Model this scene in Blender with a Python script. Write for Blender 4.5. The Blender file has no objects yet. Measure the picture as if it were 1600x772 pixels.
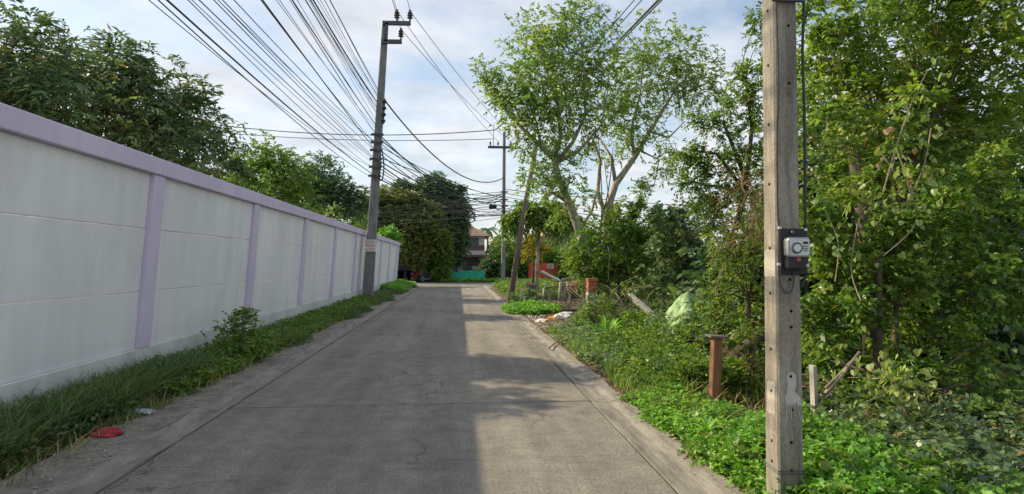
import bpy, math, random
import numpy as np
from mathutils import Vector, noise
R = math.radians
sc = bpy.context.scene
C = sc.collection
rnd = random.Random(7)

# ------------------------------------------------------------------ camera
CAM_H = 1.6; YAW = R(5.05); PITCH = R(1.5); FPX = 950.0
cam_d = bpy.data.cameras.new('camera'); cam = bpy.data.objects.new('camera', cam_d); C.objects.link(cam)
cam.location = (0, 0, CAM_H); cam.rotation_euler = (R(90)+PITCH, 0, -YAW)
cam_d.sensor_width = 36; cam_d.lens = 36*FPX/1600; cam_d.clip_start = .05; cam_d.clip_end = 1500
sc.camera = cam
_f = np.array([math.sin(YAW)*math.cos(PITCH), math.cos(YAW)*math.cos(PITCH), math.sin(PITCH)])
_r = np.array([math.cos(YAW), -math.sin(YAW), 0.]); _u = np.cross(_r, _f)
def ray(px, py): return _f + _r*(px-800)/FPX - _u*(py-386)/FPX
def P(px, py, Y):
    d = ray(px, py); return np.array([0, 0, CAM_H]) + d*(Y/d[1])
def G(px, py, z=0.):
    d = ray(px, py); return np.array([0, 0, CAM_H]) + d*((z-CAM_H)/d[2])

# ------------------------------------------------------------------ world, sun, exposure
SUN_EL = R(33.3); SUN_AZ = R(-65)          # azimuth measured from +Y towards +X: sun stands to the left and ahead
w = bpy.data.worlds.new('World'); sc.world = w; w.use_nodes = True
nt = w.node_tree; nt.nodes.clear()
def N(t, **k):
    n = nt.nodes.new(t)
    for a, b in k.items(): setattr(n, a, b)
    return n
out = N('ShaderNodeOutputWorld'); bg = N('ShaderNodeBackground'); sky = N('ShaderNodeTexSky', sky_type='NISHITA', sun_disc=False)
sky.sun_elevation = SUN_EL; sky.sun_rotation = SUN_AZ; sky.air_density = 1.2; sky.dust_density = 1.0; sky.ozone_density = 2.0
SKY_S = .11
sc_ = N('ShaderNodeVectorMath', operation='SCALE'); sc_.inputs['Scale'].default_value = SKY_S
nt.links.new(sky.outputs[0], sc_.inputs[0])
tc = N('ShaderNodeTexCoord'); sep = N('ShaderNodeSeparateXYZ'); nt.links.new(tc.outputs['Generated'], sep.inputs[0])
zc = N('ShaderNodeMath', operation='MAXIMUM'); zc.inputs[1].default_value = 0.0; nt.links.new(sep.outputs[2], zc.inputs[0])
za = N('ShaderNodeMath', operation='ADD'); za.inputs[1].default_value = .16; nt.links.new(zc.outputs[0], za.inputs[0])
dx = N('ShaderNodeMath', operation='DIVIDE'); dy = N('ShaderNodeMath', operation='DIVIDE')
nt.links.new(sep.outputs[0], dx.inputs[0]); nt.links.new(za.outputs[0], dx.inputs[1])
nt.links.new(sep.outputs[1], dy.inputs[0]); nt.links.new(za.outputs[0], dy.inputs[1])
cb = N('ShaderNodeCombineXYZ'); nt.links.new(dx.outputs[0], cb.inputs[0]); nt.links.new(dy.outputs[0], cb.inputs[1])
n1 = N('ShaderNodeTexNoise'); n1.inputs['Scale'].default_value = 1.1; n1.inputs['Detail'].default_value = 9; n1.inputs['Roughness'].default_value = .58; n1.inputs['Distortion'].default_value = .35
nt.links.new(cb.outputs[0], n1.inputs['Vector'])
r1 = N('ShaderNodeValToRGB'); r1.color_ramp.elements[0].position = .38; r1.color_ramp.elements[1].position = .58
r1.color_ramp.elements[0].color = (.22, .22, .22, 1); r1.color_ramp.elements[1].color = (.97, .97, .97, 1)
nt.links.new(n1.outputs[0], r1.inputs[0])
n2 = N('ShaderNodeTexNoise'); n2.inputs['Scale'].default_value = 2.6; n2.inputs['Detail'].default_value = 7; n2.inputs['Roughness'].default_value = .6
nt.links.new(cb.outputs[0], n2.inputs['Vector'])
r2 = N('ShaderNodeValToRGB'); r2.color_ramp.elements[0].position = .3; r2.color_ramp.elements[1].position = .68
r2.color_ramp.elements[0].color = (.42, .45, .50, 1); r2.color_ramp.elements[1].color = (.66, .665, .68, 1)
nt.links.new(n2.outputs[0], r2.inputs[0])
mx = N('ShaderNodeMix', data_type='RGBA'); nt.links.new(r1.outputs[0], mx.inputs[0]); nt.links.new(sc_.outputs[0], mx.inputs[6]); nt.links.new(r2.outputs[0], mx.inputs[7])
nt.links.new(mx.outputs[2], bg.inputs[0]); bg.inputs[1].default_value = 1.0
nt.links.new(bg.outputs[0], out.inputs[0])
sd = bpy.data.lights.new('sun', 'SUN'); so = bpy.data.objects.new('sun', sd); C.objects.link(so)
sd.energy = 4.2; sd.angle = R(.6); sd.color = (1, .85, .60)
sdir = Vector((math.sin(SUN_AZ)*math.cos(SUN_EL), math.cos(SUN_AZ)*math.cos(SUN_EL), math.sin(SUN_EL)))
so.rotation_euler = sdir.to_track_quat('Z', 'Y').to_euler(); so.location = (-10, 10, 20)
sc.view_settings.view_transform = 'Standard'; sc.view_settings.look = 'None'; sc.view_settings.gamma = 1
sc.view_settings.exposure = 0.66

# ------------------------------------------------------------------ materials
class Mat:
    def __init__(s, name):
        s.m = bpy.data.materials.new(name); s.m.use_nodes = True; s.t = s.m.node_tree; s.t.nodes.clear()
        s.out = s.n('ShaderNodeOutputMaterial'); s.b = s.n('ShaderNodeBsdfPrincipled'); s.l(s.b.outputs[0], s.out.inputs[0])
        s.pos = s.n('ShaderNodeNewGeometry')
    def n(s, t, **k):
        x = s.t.nodes.new(t)
        for a, b in k.items(): setattr(x, a, b)
        return x
    def l(s, a, b): s.t.links.new(a, b)
    def vec(s, scale=(1, 1, 1)):
        v = s.n('ShaderNodeVectorMath', operation='MULTIPLY'); v.inputs[1].default_value = scale; s.l(s.pos.outputs['Position'], v.inputs[0]); return v.outputs[0]
    def noise(s, scale, detail=6, rough=.6, st=(1, 1, 1), dist=0):
        x = s.n('ShaderNodeTexNoise'); x.inputs['Scale'].default_value = scale; x.inputs['Detail'].default_value = detail; x.inputs['Roughness'].default_value = rough; x.inputs['Distortion'].default_value = dist
        s.l(s.vec(st), x.inputs['Vector']); return x.outputs[0]
    def ramp(s, fac, stops):
        r = s.n('ShaderNodeValToRGB'); e = r.color_ramp.elements
        while len(e) < len(stops): e.new(.5)
        for i, (p, c) in enumerate(stops):
            e[i].position = p; e[i].color = (c, c, c, 1) if isinstance(c, (int, float)) else (*c, 1)
        s.l(fac, r.inputs[0]); return r.outputs[0]
    def mix(s, fac, a, b, mode='MIX'):
        x = s.n('ShaderNodeMix', data_type='RGBA', blend_type=mode)
        for sock, v in ((x.inputs[0], fac), (x.inputs[6], a), (x.inputs[7], b)):
            if isinstance(v, (int, float)): sock.default_value = v
            elif isinstance(v, tuple): sock.default_value = (*v, 1)
            else: s.l(v, sock)
        return x.outputs[2]
    def math(s, op, a, b=0.):
        x = s.n('ShaderNodeMath', operation=op)
        for i, v in enumerate((a, b)):
            if isinstance(v, (int, float)): x.inputs[i].default_value = v
            else: s.l(v, x.inputs[i])
        return x.outputs[0]
    def bump(s, h, strength=.3, dist=.01):
        x = s.n('ShaderNodeBump'); x.inputs['Strength'].default_value = strength; x.inputs['Distance'].default_value = dist
        s.l(h, x.inputs['Height']); s.l(x.outputs[0], s.b.inputs['Normal'])
    def base(s, c, rough=.8, metal=0, spec=.3):
        if isinstance(c, tuple): s.b.inputs['Base Color'].default_value = (*c, 1)
        else: s.l(c, s.b.inputs['Base Color'])
        s.b.inputs['Roughness'].default_value = rough; s.b.inputs['Metallic'].default_value = metal; s.b.inputs['Specular IOR Level'].default_value = spec
        return s

def mottled(name, c1, c2, scale=8, rough=.85, bump=.25, st=(1, 1, 1), metal=0, bs=None, bd=.01, spec=.3):
    m = Mat(name); f = m.ramp(m.noise(scale, 8, .65, st), [(.3, c1), (.7, c2)]); m.base(f, rough, metal, spec)
    m.bump(m.noise(bs or scale*4, 6, .6, st), bump, bd); return m.m

def leaf_mat(name, dark, mid, light, odd=None, trans=.4, rough=.45, big=1.2, gain=1.7, tint=(1.2, .93, 1.3)):
    m = Mat(name)
    dark, mid, light = [tuple(c[i]*gain*tint[i] for i in range(3)) for c in (dark, mid, light)]
    st = [(0, dark), (.45, mid), (.85, light)]
    if odd: st += [(.93, light), (.96, odd)]
    c = m.ramp(m.pos.outputs['Random Per Island'], st)
    hue = m.ramp(m.noise(big, 3, .5), [(.35, (.62, .78, .7)), (.68, (1.18, 1.12, .85))])
    c = m.mix(.75, c, hue, 'MULTIPLY')
    m.base(c, rough, 0, .5)
    tr = m.n('ShaderNodeBsdfTranslucent'); tcx = m.mix(.6, c, (1.4, 1.6, .5), 'MULTIPLY'); m.l(tcx, tr.inputs[0])
    ms = m.n('ShaderNodeMixShader'); ms.inputs[0].default_value = trans; m.l(m.b.outputs[0], ms.inputs[1]); m.l(tr.outputs[0], ms.inputs[2]); m.l(ms.outputs[0], m.out.inputs[0])
    return m.m

def concrete_road():
    m = Mat('road_concrete')
    big = m.ramp(m.noise(.35, 6, .6, (1, .6, 1)), [(.3, (.185, .172, .148)), (.7, (.29, .268, .228))])
    fine = m.ramp(m.noise(45, 8, .75), [(.3, .5), (.7, 1.42)])
    c = m.mix(1, big, fine, 'MULTIPLY')
    oi = m.n('ShaderNodeObjectInfo'); c = m.mix(1, c, m.ramp(oi.outputs['Random'], [(0, (.88, .89, .91)), (1, (1.07, 1.05, 1.02))]), 'MULTIPLY')
    med = m.ramp(m.noise(4, 8, .7), [(.3, .74), (.65, 1.15)])
    c = m.mix(.9, c, med, 'MULTIPLY')
    broom = m.ramp(m.noise(9, 3, .6, (.5, 7, 1)), [(.35, .84), (.65, 1.1)])
    c = m.mix(.8, c, broom, 'MULTIPLY')
    track = m.ramp(m.noise(1.1, 5, .65, (1.8, .12, 1)), [(.35, .74), (.6, 1.1)])
    c = m.mix(.85, c, track, 'MULTIPLY')
    # cracks
    def crack(scale, wid, gate):
        nz = m.n('ShaderNodeTexNoise'); nz.inputs['Scale'].default_value = 2.2; nz.inputs['Detail'].default_value = 7; m.l(m.vec(), nz.inputs['Vector'])
        vm = m.n('ShaderNodeVectorMath', operation='MULTIPLY_ADD'); m.l(nz.outputs[1], vm.inputs[0]); vm.inputs[1].default_value = (.8, .8, .8); m.l(m.pos.outputs['Position'], vm.inputs[2])
        vo = m.n('ShaderNodeTexVoronoi', feature='DISTANCE_TO_EDGE'); vo.inputs['Scale'].default_value = scale; m.l(vm.outputs[0], vo.inputs['Vector'])
        line = m.ramp(vo.outputs[0], [(0, 1.0), (wid, 0.0)])
        g = m.ramp(m.noise(.45, 2, .5), [(gate, 0.0), (gate+.06, 1.0)])
        return m.math('MULTIPLY', line, g)
    k = m.math('MAXIMUM', crack(.33, .0045, .42), crack(.9, .009, .54))
    c = m.mix(m.math('MULTIPLY', k, .75), c, (.05, .045, .04))
    # pale scuffs
    sp = m.ramp(m.noise(5, 2, .4, (.6, 2.4, 1)), [(.74, 0.0), (.8, .5)])
    c = m.mix(sp, c, (.5, .48, .43))
    m.base(c, .88, 0, .25)
    h = m.math('ADD', m.noise(55, 8, .7), m.math('MULTIPLY', m.noise(12, 3, .6, (.5, 8, 1)), .8))
    h = m.math('SUBTRACT', h, m.math('MULTIPLY', k, 1.5))
    m.bump(h, .55, .008); return m.m

def painted(name, col, dirt=.4, rough=.75):
    m = Mat(name)
    a = m.ramp(m.noise(.7, 8, .65, (1, 1, .5)), [(.3, tuple(x*(1-.16*dirt/.4) for x in col)), (.65, col)])
    streak = m.ramp(m.noise(3.5, 5, .6, (1, 1, .1)), [(.33, .76), (.6, 1.0)])
    c = m.mix(dirt, a, streak, 'MULTIPLY')
    z = m.n('ShaderNodeSeparateXYZ'); m.l(m.pos.outputs['Position'], z.inputs[0])
    zz = m.math('ADD', z.outputs[2], m.math('MULTIPLY', m.noise(2.5, 6, .7), .5))
    low = m.ramp(zz, [(.25, .52), (.55, .85), (1.0, 1.0)])
    c = m.mix(.85, c, low, 'MULTIPLY')
    sc2 = m.ramp(m.noise(2.6, 9, .8, (1, 1, 1.4)), [(.66, 0.0), (.75, .35)])
    c = m.mix(sc2, c, (.35, .34, .34))
    m.base(c, rough, 0, .3); m.bump(m.math('ADD', m.noise(3, 4, .5), m.math('MULTIPLY', m.noise(60, 4, .6), .25)), .2, .012); return m.m

def pole_concrete(name, c1, c2):
    m = Mat(name)
    a = m.ramp(m.noise(3, 9, .7, (3, 3, .55)), [(.3, c1), (.68, c2)])
    f = m.ramp(m.noise(70, 8, .75, (1, 1, .7)), [(.3, .6), (.62, 1.15)])
    c = m.mix(.85, a, f, 'MULTIPLY')
    st = m.ramp(m.noise(7, 6, .7, (2.5, 2.5, .18)), [(.38, .6), (.6, 1.05)])
    c = m.mix(.8, c, st, 'MULTIPLY')
    blot = m.ramp(m.noise(11, 6, .7, (1, 1, .5)), [(.6, 0.0), (.7, .55)])
    c = m.mix(blot, c, tuple(x*.4 for x in c1))
    m.base(c, .9, 0, .2); m.bump(m.math('ADD', m.noise(45, 9, .75), m.math('MULTIPLY', m.noise(8, 4, .5), .6)), .6, .006); return m.m

M = {}
M['road'] = concrete_road()
M['gutter'] = mottled('gutter_concrete', (.13, .118, .10), (.33, .305, .26), 4, .9, .5, st=(2.2, .45, 1), bs=30)
M['verge'] = mottled('verge_dirt_concrete', (.13, .12, .10), (.30, .28, .24), 5, .95, .6, bs=30, bd=.02)
M['joint'] = mottled('joint_dirt', (.03, .026, .02), (.08, .07, .055), 9, 1)
def soil():
    m = Mat('lot_soil'); a = m.ramp(m.noise(1.4, 8, .7), [(.3, (.075, .055, .035)), (.5, (.15, .115, .075)), (.7, (.07, .09, .03))])
    b = m.ramp(m.noise(30, 6, .7), [(.3, .5), (.7, 1.3)]); m.base(m.mix(.9, a, b, 'MULTIPLY'), .95); m.bump(m.noise(14, 9, .75), .9, .05); return m.m
M['soil'] = soil()
def land():
    m = Mat('far_land'); a = m.ramp(m.noise(.12, 6, .6), [(.35, (.06, .085, .025)), (.65, (.14, .13, .08))]); m.base(a, .95); m.bump(m.noise(3, 6, .7), .5, .1); return m.m
M['land'] = land()
M['wall_panel'] = painted('wall_panel_paint', (.85, .85, .86))
M['wall_lilac'] = painted('wall_lilac_paint', (.70, .62, .80), .3)
M['plinth'] = painted('wall_plinth_paint', (.80, .81, .81), .6)
M['pole'] = pole_concrete('pole_concrete', (.20, .18, .15), (.41, .375, .31))
M['pole_grey'] = pole_concrete('grey_pole_concrete', (.17, .175, .18), (.30, .30, .30))
M['wood_old'] = mottled('old_wood', (.10, .08, .06), (.22, .18, .14), 5, .9, .7, (4, 4, .4))
M['wood_brown'] = mottled('brown_wood', (.14, .065, .035), (.30, .15, .085), 6, .8, .6, (4, 4, .4))
M['wood_grey'] = mottled('weathered_board', (.28, .26, .24), (.52, .49, .45), 6, .85, .6, (4, 4, .4))
M['bark'] = mottled('pale_bark', (.16, .14, .11), (.50, .46, .38), 4, .9, .8, (2, 2, .7), bd=.02)
M['bark_dark'] = mottled('dark_bark', (.06, .045, .03), (.15, .12, .085), 6, .9, .8, bd=.02)
M['twig'] = mottled('dry_twig', (.17, .135, .10), (.42, .36, .27), 9, .9, .5)
M['vine_dry'] = mottled('dry_vine', (.14, .09, .045), (.36, .26, .12), 9, .9, .5)
M['cable'] = mottled('cable_black', (.03, .032, .036), (.065, .068, .075), 20, .6, .1)
M['black'] = mottled('black_plastic', (.016, .017, .02), (.035, .037, .042), 12, .5, .2)
M['hole_shade'] = Mat('bolt_hole_shade').base((.01, .009, .008), 1).m  # near-black colour standing in for the shade inside the bolt holes
M['steel'] = mottled('galvanised_steel', (.24, .26, .28), (.42, .44, .46), 9, .5, .2, metal=.6)
M['iron'] = mottled('dark_iron', (.06, .065, .075), (.12, .13, .14), 9, .6, .2, metal=.3)
M['ceramic'] = mottled('insulator_ceramic', (.05, .04, .045), (.10, .08, .08), 9, .25, .1)
M['white'] = mottled('white_plastic', (.55, .56, .57), (.8, .8, .8), 14, .6, .2)
M['dial'] = mottled('meter_dial_plate', (.55, .57, .56), (.66, .68, .66), 9, .5, .05)
M['red'] = mottled('red_print', (.45, .05, .07), (.62, .09, .10), 14, .6, .1)
M['brick'] = mottled('red_brick', (.30, .09, .05), (.50, .18, .10), 14, .9, .6)
M['mortar'] = mottled('mortar', (.33, .31, .28), (.45, .42, .38), 14, .9, .4)
M['tarp_green'] = mottled('green_tarp', (.22, .36, .14), (.42, .56, .30), 5, .75, .9, bs=5, bd=.08)
M['sheet_green'] = mottled('turquoise_sheet', (.04, .46, .33), (.07, .64, .48), 3, .5, .2)
M['hoard_red'] = mottled('red_hoarding', (.60, .07, .03), (.85, .14, .06), 3, .6, .2)
M['roof_red'] = mottled('roof_tile', (.15, .095, .085), (.26, .18, .155), 3, .85, .4)
M['roof_tan'] = mottled('tan_roof', (.24, .18, .10), (.40, .31, .19), 3, .85, .4)
M['render_white'] = painted('house_render', (.78, .74, .73), .3)
M['shutter'] = mottled('grey_shutter', (.10, .095, .11), (.17, .16, .18), 3, .6, .2)
M['dark_blue'] = mottled('dark_tin', (.025, .035, .055), (.05, .065, .09), 2, .6, .2)
M['glass'] = Mat('window_glass').base((.10, .14, .18), .08, 0, .6).m
M['rubber'] = mottled('rubber', (.012, .012, .012), (.03, .03, .03), 14, .8, .2)
M['bike_red'] = mottled('red_paint', (.25, .03, .03), (.40, .05, .05), 3, .3, .05, spec=.5)
M['cloth_red'] = mottled('red_cloth', (.26, .025, .05), (.50, .05, .08), 9, .9, .4)
M['cloth_white'] = mottled('white_bag', (.55, .56, .6), (.82, .82, .82), 9, .5, .4, bs=20, bd=.02)
M['cloth_blue'] = mottled('pale_blue_bag', (.30, .40, .50), (.70, .75, .80), 12, .5, .4)
M['orange'] = mottled('orange_litter', (.45, .14, .03), (.75, .32, .10), 9, .8, .3)
M['litter'] = leaf_mat('dry_leaf', (.16, .09, .05), (.30, .19, .10), (.48, .36, .24), (.42, .2, .08), .1, .8, 1.2, 1.1, (1, 1.02, .9))
M['l_mango'] = leaf_mat('mango_leaf', (.03, .065, .03), (.06, .12, .048), (.11, .19, .065), (.26, .15, .06), .35, .38)
M['l_mid'] = leaf_mat('mid_green_leaf', (.035, .085, .014), (.07, .15, .022), (.13, .24, .035), None, .42)
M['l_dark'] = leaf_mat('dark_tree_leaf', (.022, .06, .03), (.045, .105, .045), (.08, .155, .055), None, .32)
M['l_olive'] = leaf_mat('olive_tree_leaf', (.04, .075, .02), (.08, .125, .028), (.14, .19, .04), None, .35)
M['l_flower'] = leaf_mat('feathery_leaf', (.055, .125, .022), (.105, .205, .036), (.19, .30, .06), (.34, .34, .12), .42, .5)
M['l_hedge'] = leaf_mat('hedge_leaf', (.028, .08, .015), (.07, .155, .024), (.145, .25, .036), (.28, .27, .04), .45, .4, 1.6)
M['l_yel'] = leaf_mat('yellow_green_leaf', (.045, .11, .02), (.095, .19, .026), (.17, .26, .035), (.33, .28, .05), .45)
M['l_vine'] = leaf_mat('round_vine_leaf', (.06, .14, .035), (.13, .22, .055), (.24, .30, .09), (.30, .26, .09), .4, .4)
M['l_cover'] = leaf_mat('ground_cover_leaf', (.05, .15, .018), (.09, .24, .028), (.15, .34, .045), None, .42)
M['l_blue'] = leaf_mat('bluish_leaf', (.045, .10, .04), (.085, .16, .065), (.15, .24, .11), None, .35)
M['l_grass'] = leaf_mat('grass_blade', (.03, .065, .018), (.055, .115, .026), (.10, .175, .04), (.24, .21, .11), .3, .55)
M['l_grass2'] = leaf_mat('verge_grass_blade', (.05, .12, .02), (.09, .19, .03), (.16, .27, .05), (.3, .28, .1), .4, .5)
M['straw'] = leaf_mat('straw_blade', (.16, .12, .06), (.25, .2, .11), (.36, .3, .18), None, .2, .7, 1.2, 1.3, (1, 1, .85))
M['l_yellow'] = leaf_mat('yellow_croton_leaf', (.10, .13, .015), (.18, .19, .02), (.28, .26, .03), None, .4)
M['l_pink'] = leaf_mat('pink_young_leaf', (.22, .10, .06), (.32, .17, .10), (.40, .25, .15), None, .4, .5, 1.2, 1.0, (1, 1, 1))
M['flower'] = leaf_mat('pale_blossom', (.42, .42, .22), (.55, .55, .32), (.66, .66, .45), None, .3)

# ------------------------------------------------------------------ object helpers
def tag(o, label=None, cat=None, group=None, kind=None):
    if label: o['label'] = label
    if cat: o['category'] = cat
    if group: o['group'] = group
    if kind: o['kind'] = kind
    return o
def thing(name, label, cat, loc=(0, 0, 0), rz=0, group=None):
    o = bpy.data.objects.new(name, None); C.objects.link(o); o.location = Vector([float(a) for a in loc]); o.rotation_euler = (0, 0, rz)
    o.empty_display_size = .2
    return tag(o, label, cat, group)
def world_loc(p):
    v = Vector((0, 0, 0))
    while p is not None: v += p.location; p = p.parent
    return v
def np_mesh(name, V, F):
    """V (n,3); F (m,k) int array of equal-sided faces"""
    me = bpy.data.meshes.new(name); V = np.asarray(V, np.float32); F = np.asarray(F, np.int32)
    m, k = F.shape
    me.vertices.add(len(V)); me.vertices.foreach_set('co', V.ravel())
    me.loops.add(m*k); me.loops.foreach_set('vertex_index', F.ravel())
    me.polygons.add(m); me.polygons.foreach_set('loop_start', np.arange(0, m*k, k, dtype=np.int32))
    me.update(calc_edges=True); return me
def link(name, me, mat, parent=None):
    o = bpy.data.objects.new(name, me); C.objects.link(o)
    if mat is not None: me.materials.append(M[mat] if isinstance(mat, str) else mat)
    if parent is not None: o.parent = parent
    return o
class MB:
    def __init__(s): s.v = []; s.f = []
    def add(s, v, f):
        n = len(s.v); s.v += [tuple(map(float, a)) for a in v]; s.f += [tuple(i+n for i in q) for q in f]; return s
    def box(s, x0, x1, y0, y1, z0, z1):
        return s.add([(x0, y0, z0), (x1, y0, z0), (x1, y1, z0), (x0, y1, z0), (x0, y0, z1), (x1, y0, z1), (x1, y1, z1), (x0, y1, z1)],
                     [(0, 3, 2, 1), (4, 5, 6, 7), (0, 1, 5, 4), (1, 2, 6, 5), (2, 3, 7, 6), (3, 0, 4, 7)])
    def prism(s, poly, y0, y1):      # poly in (x,z), extruded in y
        n = len(poly); v = [(x, y0, z) for x, z in poly]+[(x, y1, z) for x, z in poly]
        return s.add(v, [tuple(range(n)), tuple(range(2*n-1, n-1, -1))]+[(i, i+n, (i+1) % n+n, (i+1) % n) for i in range(n)])
    def tube(s, pts, rad, seg=6, cap=True, jit=0):
        pts = [Vector([float(c) for c in p]) for p in pts]; n = len(pts)
        if isinstance(rad, (int, float)): rad = [rad]*n
        elif len(rad) == 2 and n > 2: rad = [rad[0]+(rad[1]-rad[0])*i/(n-1) for i in range(n)]
        base = len(s.v); ref = None
        for i, p in enumerate(pts):
            d = (pts[min(i+1, n-1)]-pts[max(i-1, 0)]).normalized()
            if ref is None: ref = d.orthogonal().normalized()
            a = (ref-d*ref.dot(d))
            a = a.normalized() if a.length > 1e-4 else d.orthogonal().normalized()
            ref = a; b = d.cross(a)
            for k in range(seg):
                t = 2*math.pi*k/seg; r = rad[i]*(1+(rnd.uniform(-jit, jit) if jit else 0)); s.v.append(tuple(p+a*math.cos(t)*r+b*math.sin(t)*r))
        for i in range(n-1):
            for k in range(seg):
                k2 = (k+1) % seg; s.f.append((base+i*seg+k, base+i*seg+k2, base+(i+1)*seg+k2, base+(i+1)*seg+k))
        if cap:
            s.f.append(tuple(base+k for k in reversed(range(seg)))); s.f.append(tuple(base+(n-1)*seg+k for k in range(seg)))
        return s
    def beam(s, a, b, w, t):         # a box section bar between two points
        a = Vector([float(c) for c in a]); b = Vector([float(c) for c in b]); d = (b-a).normalized()
        u = d.cross(Vector((0, 0, 1)));  u = u.normalized() if u.length > 1e-3 else Vector((1, 0, 0))
        q = u.cross(d); v = []
        for p in (a, b):
            for i, j in ((-1, -1), (1, -1), (1, 1), (-1, 1)): v.append(p+u*i*w/2+q*j*t/2)
        return s.add(v, [(3, 2, 1, 0), (4, 5, 6, 7), (0, 1, 5, 4), (1, 2, 6, 5), (2, 3, 7, 6), (3, 0, 4, 7)])
    def lathe(s, prof, c=(0, 0, 0), seg=10, axis='z'):
        base = len(s.v)
        for r, h in prof:
            for k in range(seg):
                t = 2*math.pi*k/seg; q = (r*math.cos(t), r*math.sin(t), h)
                if axis == 'x': q = (h, r*math.cos(t), r*math.sin(t))
                if axis == 'y': q = (r*math.cos(t), h, r*math.sin(t))
                s.v.append((c[0]+q[0], c[1]+q[1], c[2]+q[2]))
        n = len(prof)
        for i in range(n-1):
            for k in range(seg):
                k2 = (k+1) % seg; s.f.append((base+i*seg+k, base+i*seg+k2, base+(i+1)*seg+k2, base+(i+1)*seg+k))
        s.f.append(tuple(base+k for k in reversed(range(seg)))); s.f.append(tuple(base+(n-1)*seg+k for k in range(seg)))
        return s
    def mesh(s, name, off=(0, 0, 0), shear=0):
        me = bpy.data.meshes.new(name)
        me.from_pydata([(x+shear*z-off[0], y-off[1], z-off[2]) for x, y, z in s.v], [], s.f); me.update(); return me
    def build(s, name, mat, parent=None, bevel=0, smooth=False, world=True, shear=0):
        off = world_loc(parent) if (parent is not None and world) else (0, 0, 0)
        o = link(name, s.mesh(name, off, shear), mat, parent)
        if smooth: o.data.polygons.foreach_set('use_smooth', [True]*len(o.data.polygons))
        if bevel:
            b = o.modifiers.new('bevel', 'BEVEL'); b.width = bevel; b.segments = 2; b.limit_method = 'ANGLE'
        return o

# ------------------------------------------------------------------ leaves
def unit(a): return a/np.maximum(np.linalg.norm(a, axis=-1, keepdims=True), 1e-6)
def sprays(rg, Pp, D, L, n, ll, lw, droop=.3, flat=.6, pairs=True):
    """twigs at Pp pointing D carry n leaves; returns verts (N*4,3)"""
    T = len(Pp); t = np.linspace(.12, 1, n)[None, :, None]
    Lr = L*rg.uniform(.6, 1.25, (T, 1, 1))
    pos = Pp[:, None, :]+D[:, None, :]*Lr*t+np.array([0, 0, -1.])*droop*Lr*t*t
    up = np.array([0, 0, 1.]); s = unit(np.cross(D, up)+rg.normal(0, .12, D.shape))
    sg = np.where(np.arange(n) % 2 == 0, 1., -1.)[None, :, None] if pairs else 1.
    d = s[:, None, :]*sg*.8+D[:, None, :]*.65+rg.normal(0, .33, (T, n, 3))+np.array([0, 0, -.35*droop/.3*.5]); d = unit(d)
    nm = up*flat+rg.normal(0, .4, (T, 1, 3))+rg.normal(0, .28, (T, n, 3)); wv = unit(np.cross(d, nm)); nn = np.cross(wv, d)
    sz = rg.uniform(.6, 1.25, (T, n, 1))
    a = pos; m = pos+d*ll*.42*sz; e = pos+d*ll*sz-np.array([0, 0, 1.])*ll*.12
    w1 = m+wv*lw*.5*sz+nn*lw*.14; w2 = m-wv*lw*.5*sz+nn*lw*.14
    return np.stack([a, w1, e, w2], 2).reshape(-1, 3)
def quads(V): return np.arange(len(V), dtype=np.int32).reshape(-1, 4)
def clumps(rg, blobs, per, sub, spread=.26, fill=.5):
    """returns twig points, directions and per-blob clump centres; blobs (x,y,z,rx,ry,rz[,weight])"""
    PP, DD, CC = [], [], []
    for b in blobs:
        c = np.array(b[:3], float); r = np.array(b[3:6], float); wt = b[6] if len(b) > 6 else 1
        vol = max(.02, float(np.mean(r))**2)
        k = max(3, int(1.6*sub*vol*wt)); u = unit(rg.normal(0, 1, (k, 3))); rr = fill+(1-fill)*rg.uniform(0, 1, (k, 1))**.6
        cen = c+u*rr*r*.92; n = max(3, int(2.0*per/sub))
        p = cen[:, None, :]+rg.normal(0, 1, (k, n, 3))*np.minimum(r*spread, .42)
        p = p.reshape(-1, 3); d = unit(unit((p-c)/r)*.85+rg.normal(0, .5, p.shape)+np.array([0, 0, .15]))
        PP.append(p); DD.append(d); CC.append((c, cen))
    return np.concatenate(PP), np.concatenate(DD), CC
def curve_pts(a, b, n=4, bend=.12, sag=0):
    a = np.array(a, float); b = np.array(b, float); L = np.linalg.norm(b-a); j = np.array([rnd.uniform(-1, 1) for _ in range(3)])*bend*L
    return [a+(b-a)*t+j*math.sin(math.pi*t)+np.array([0, 0, sag*L*math.sin(math.pi*t)]) for t in np.linspace(0, 1, n)]
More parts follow.
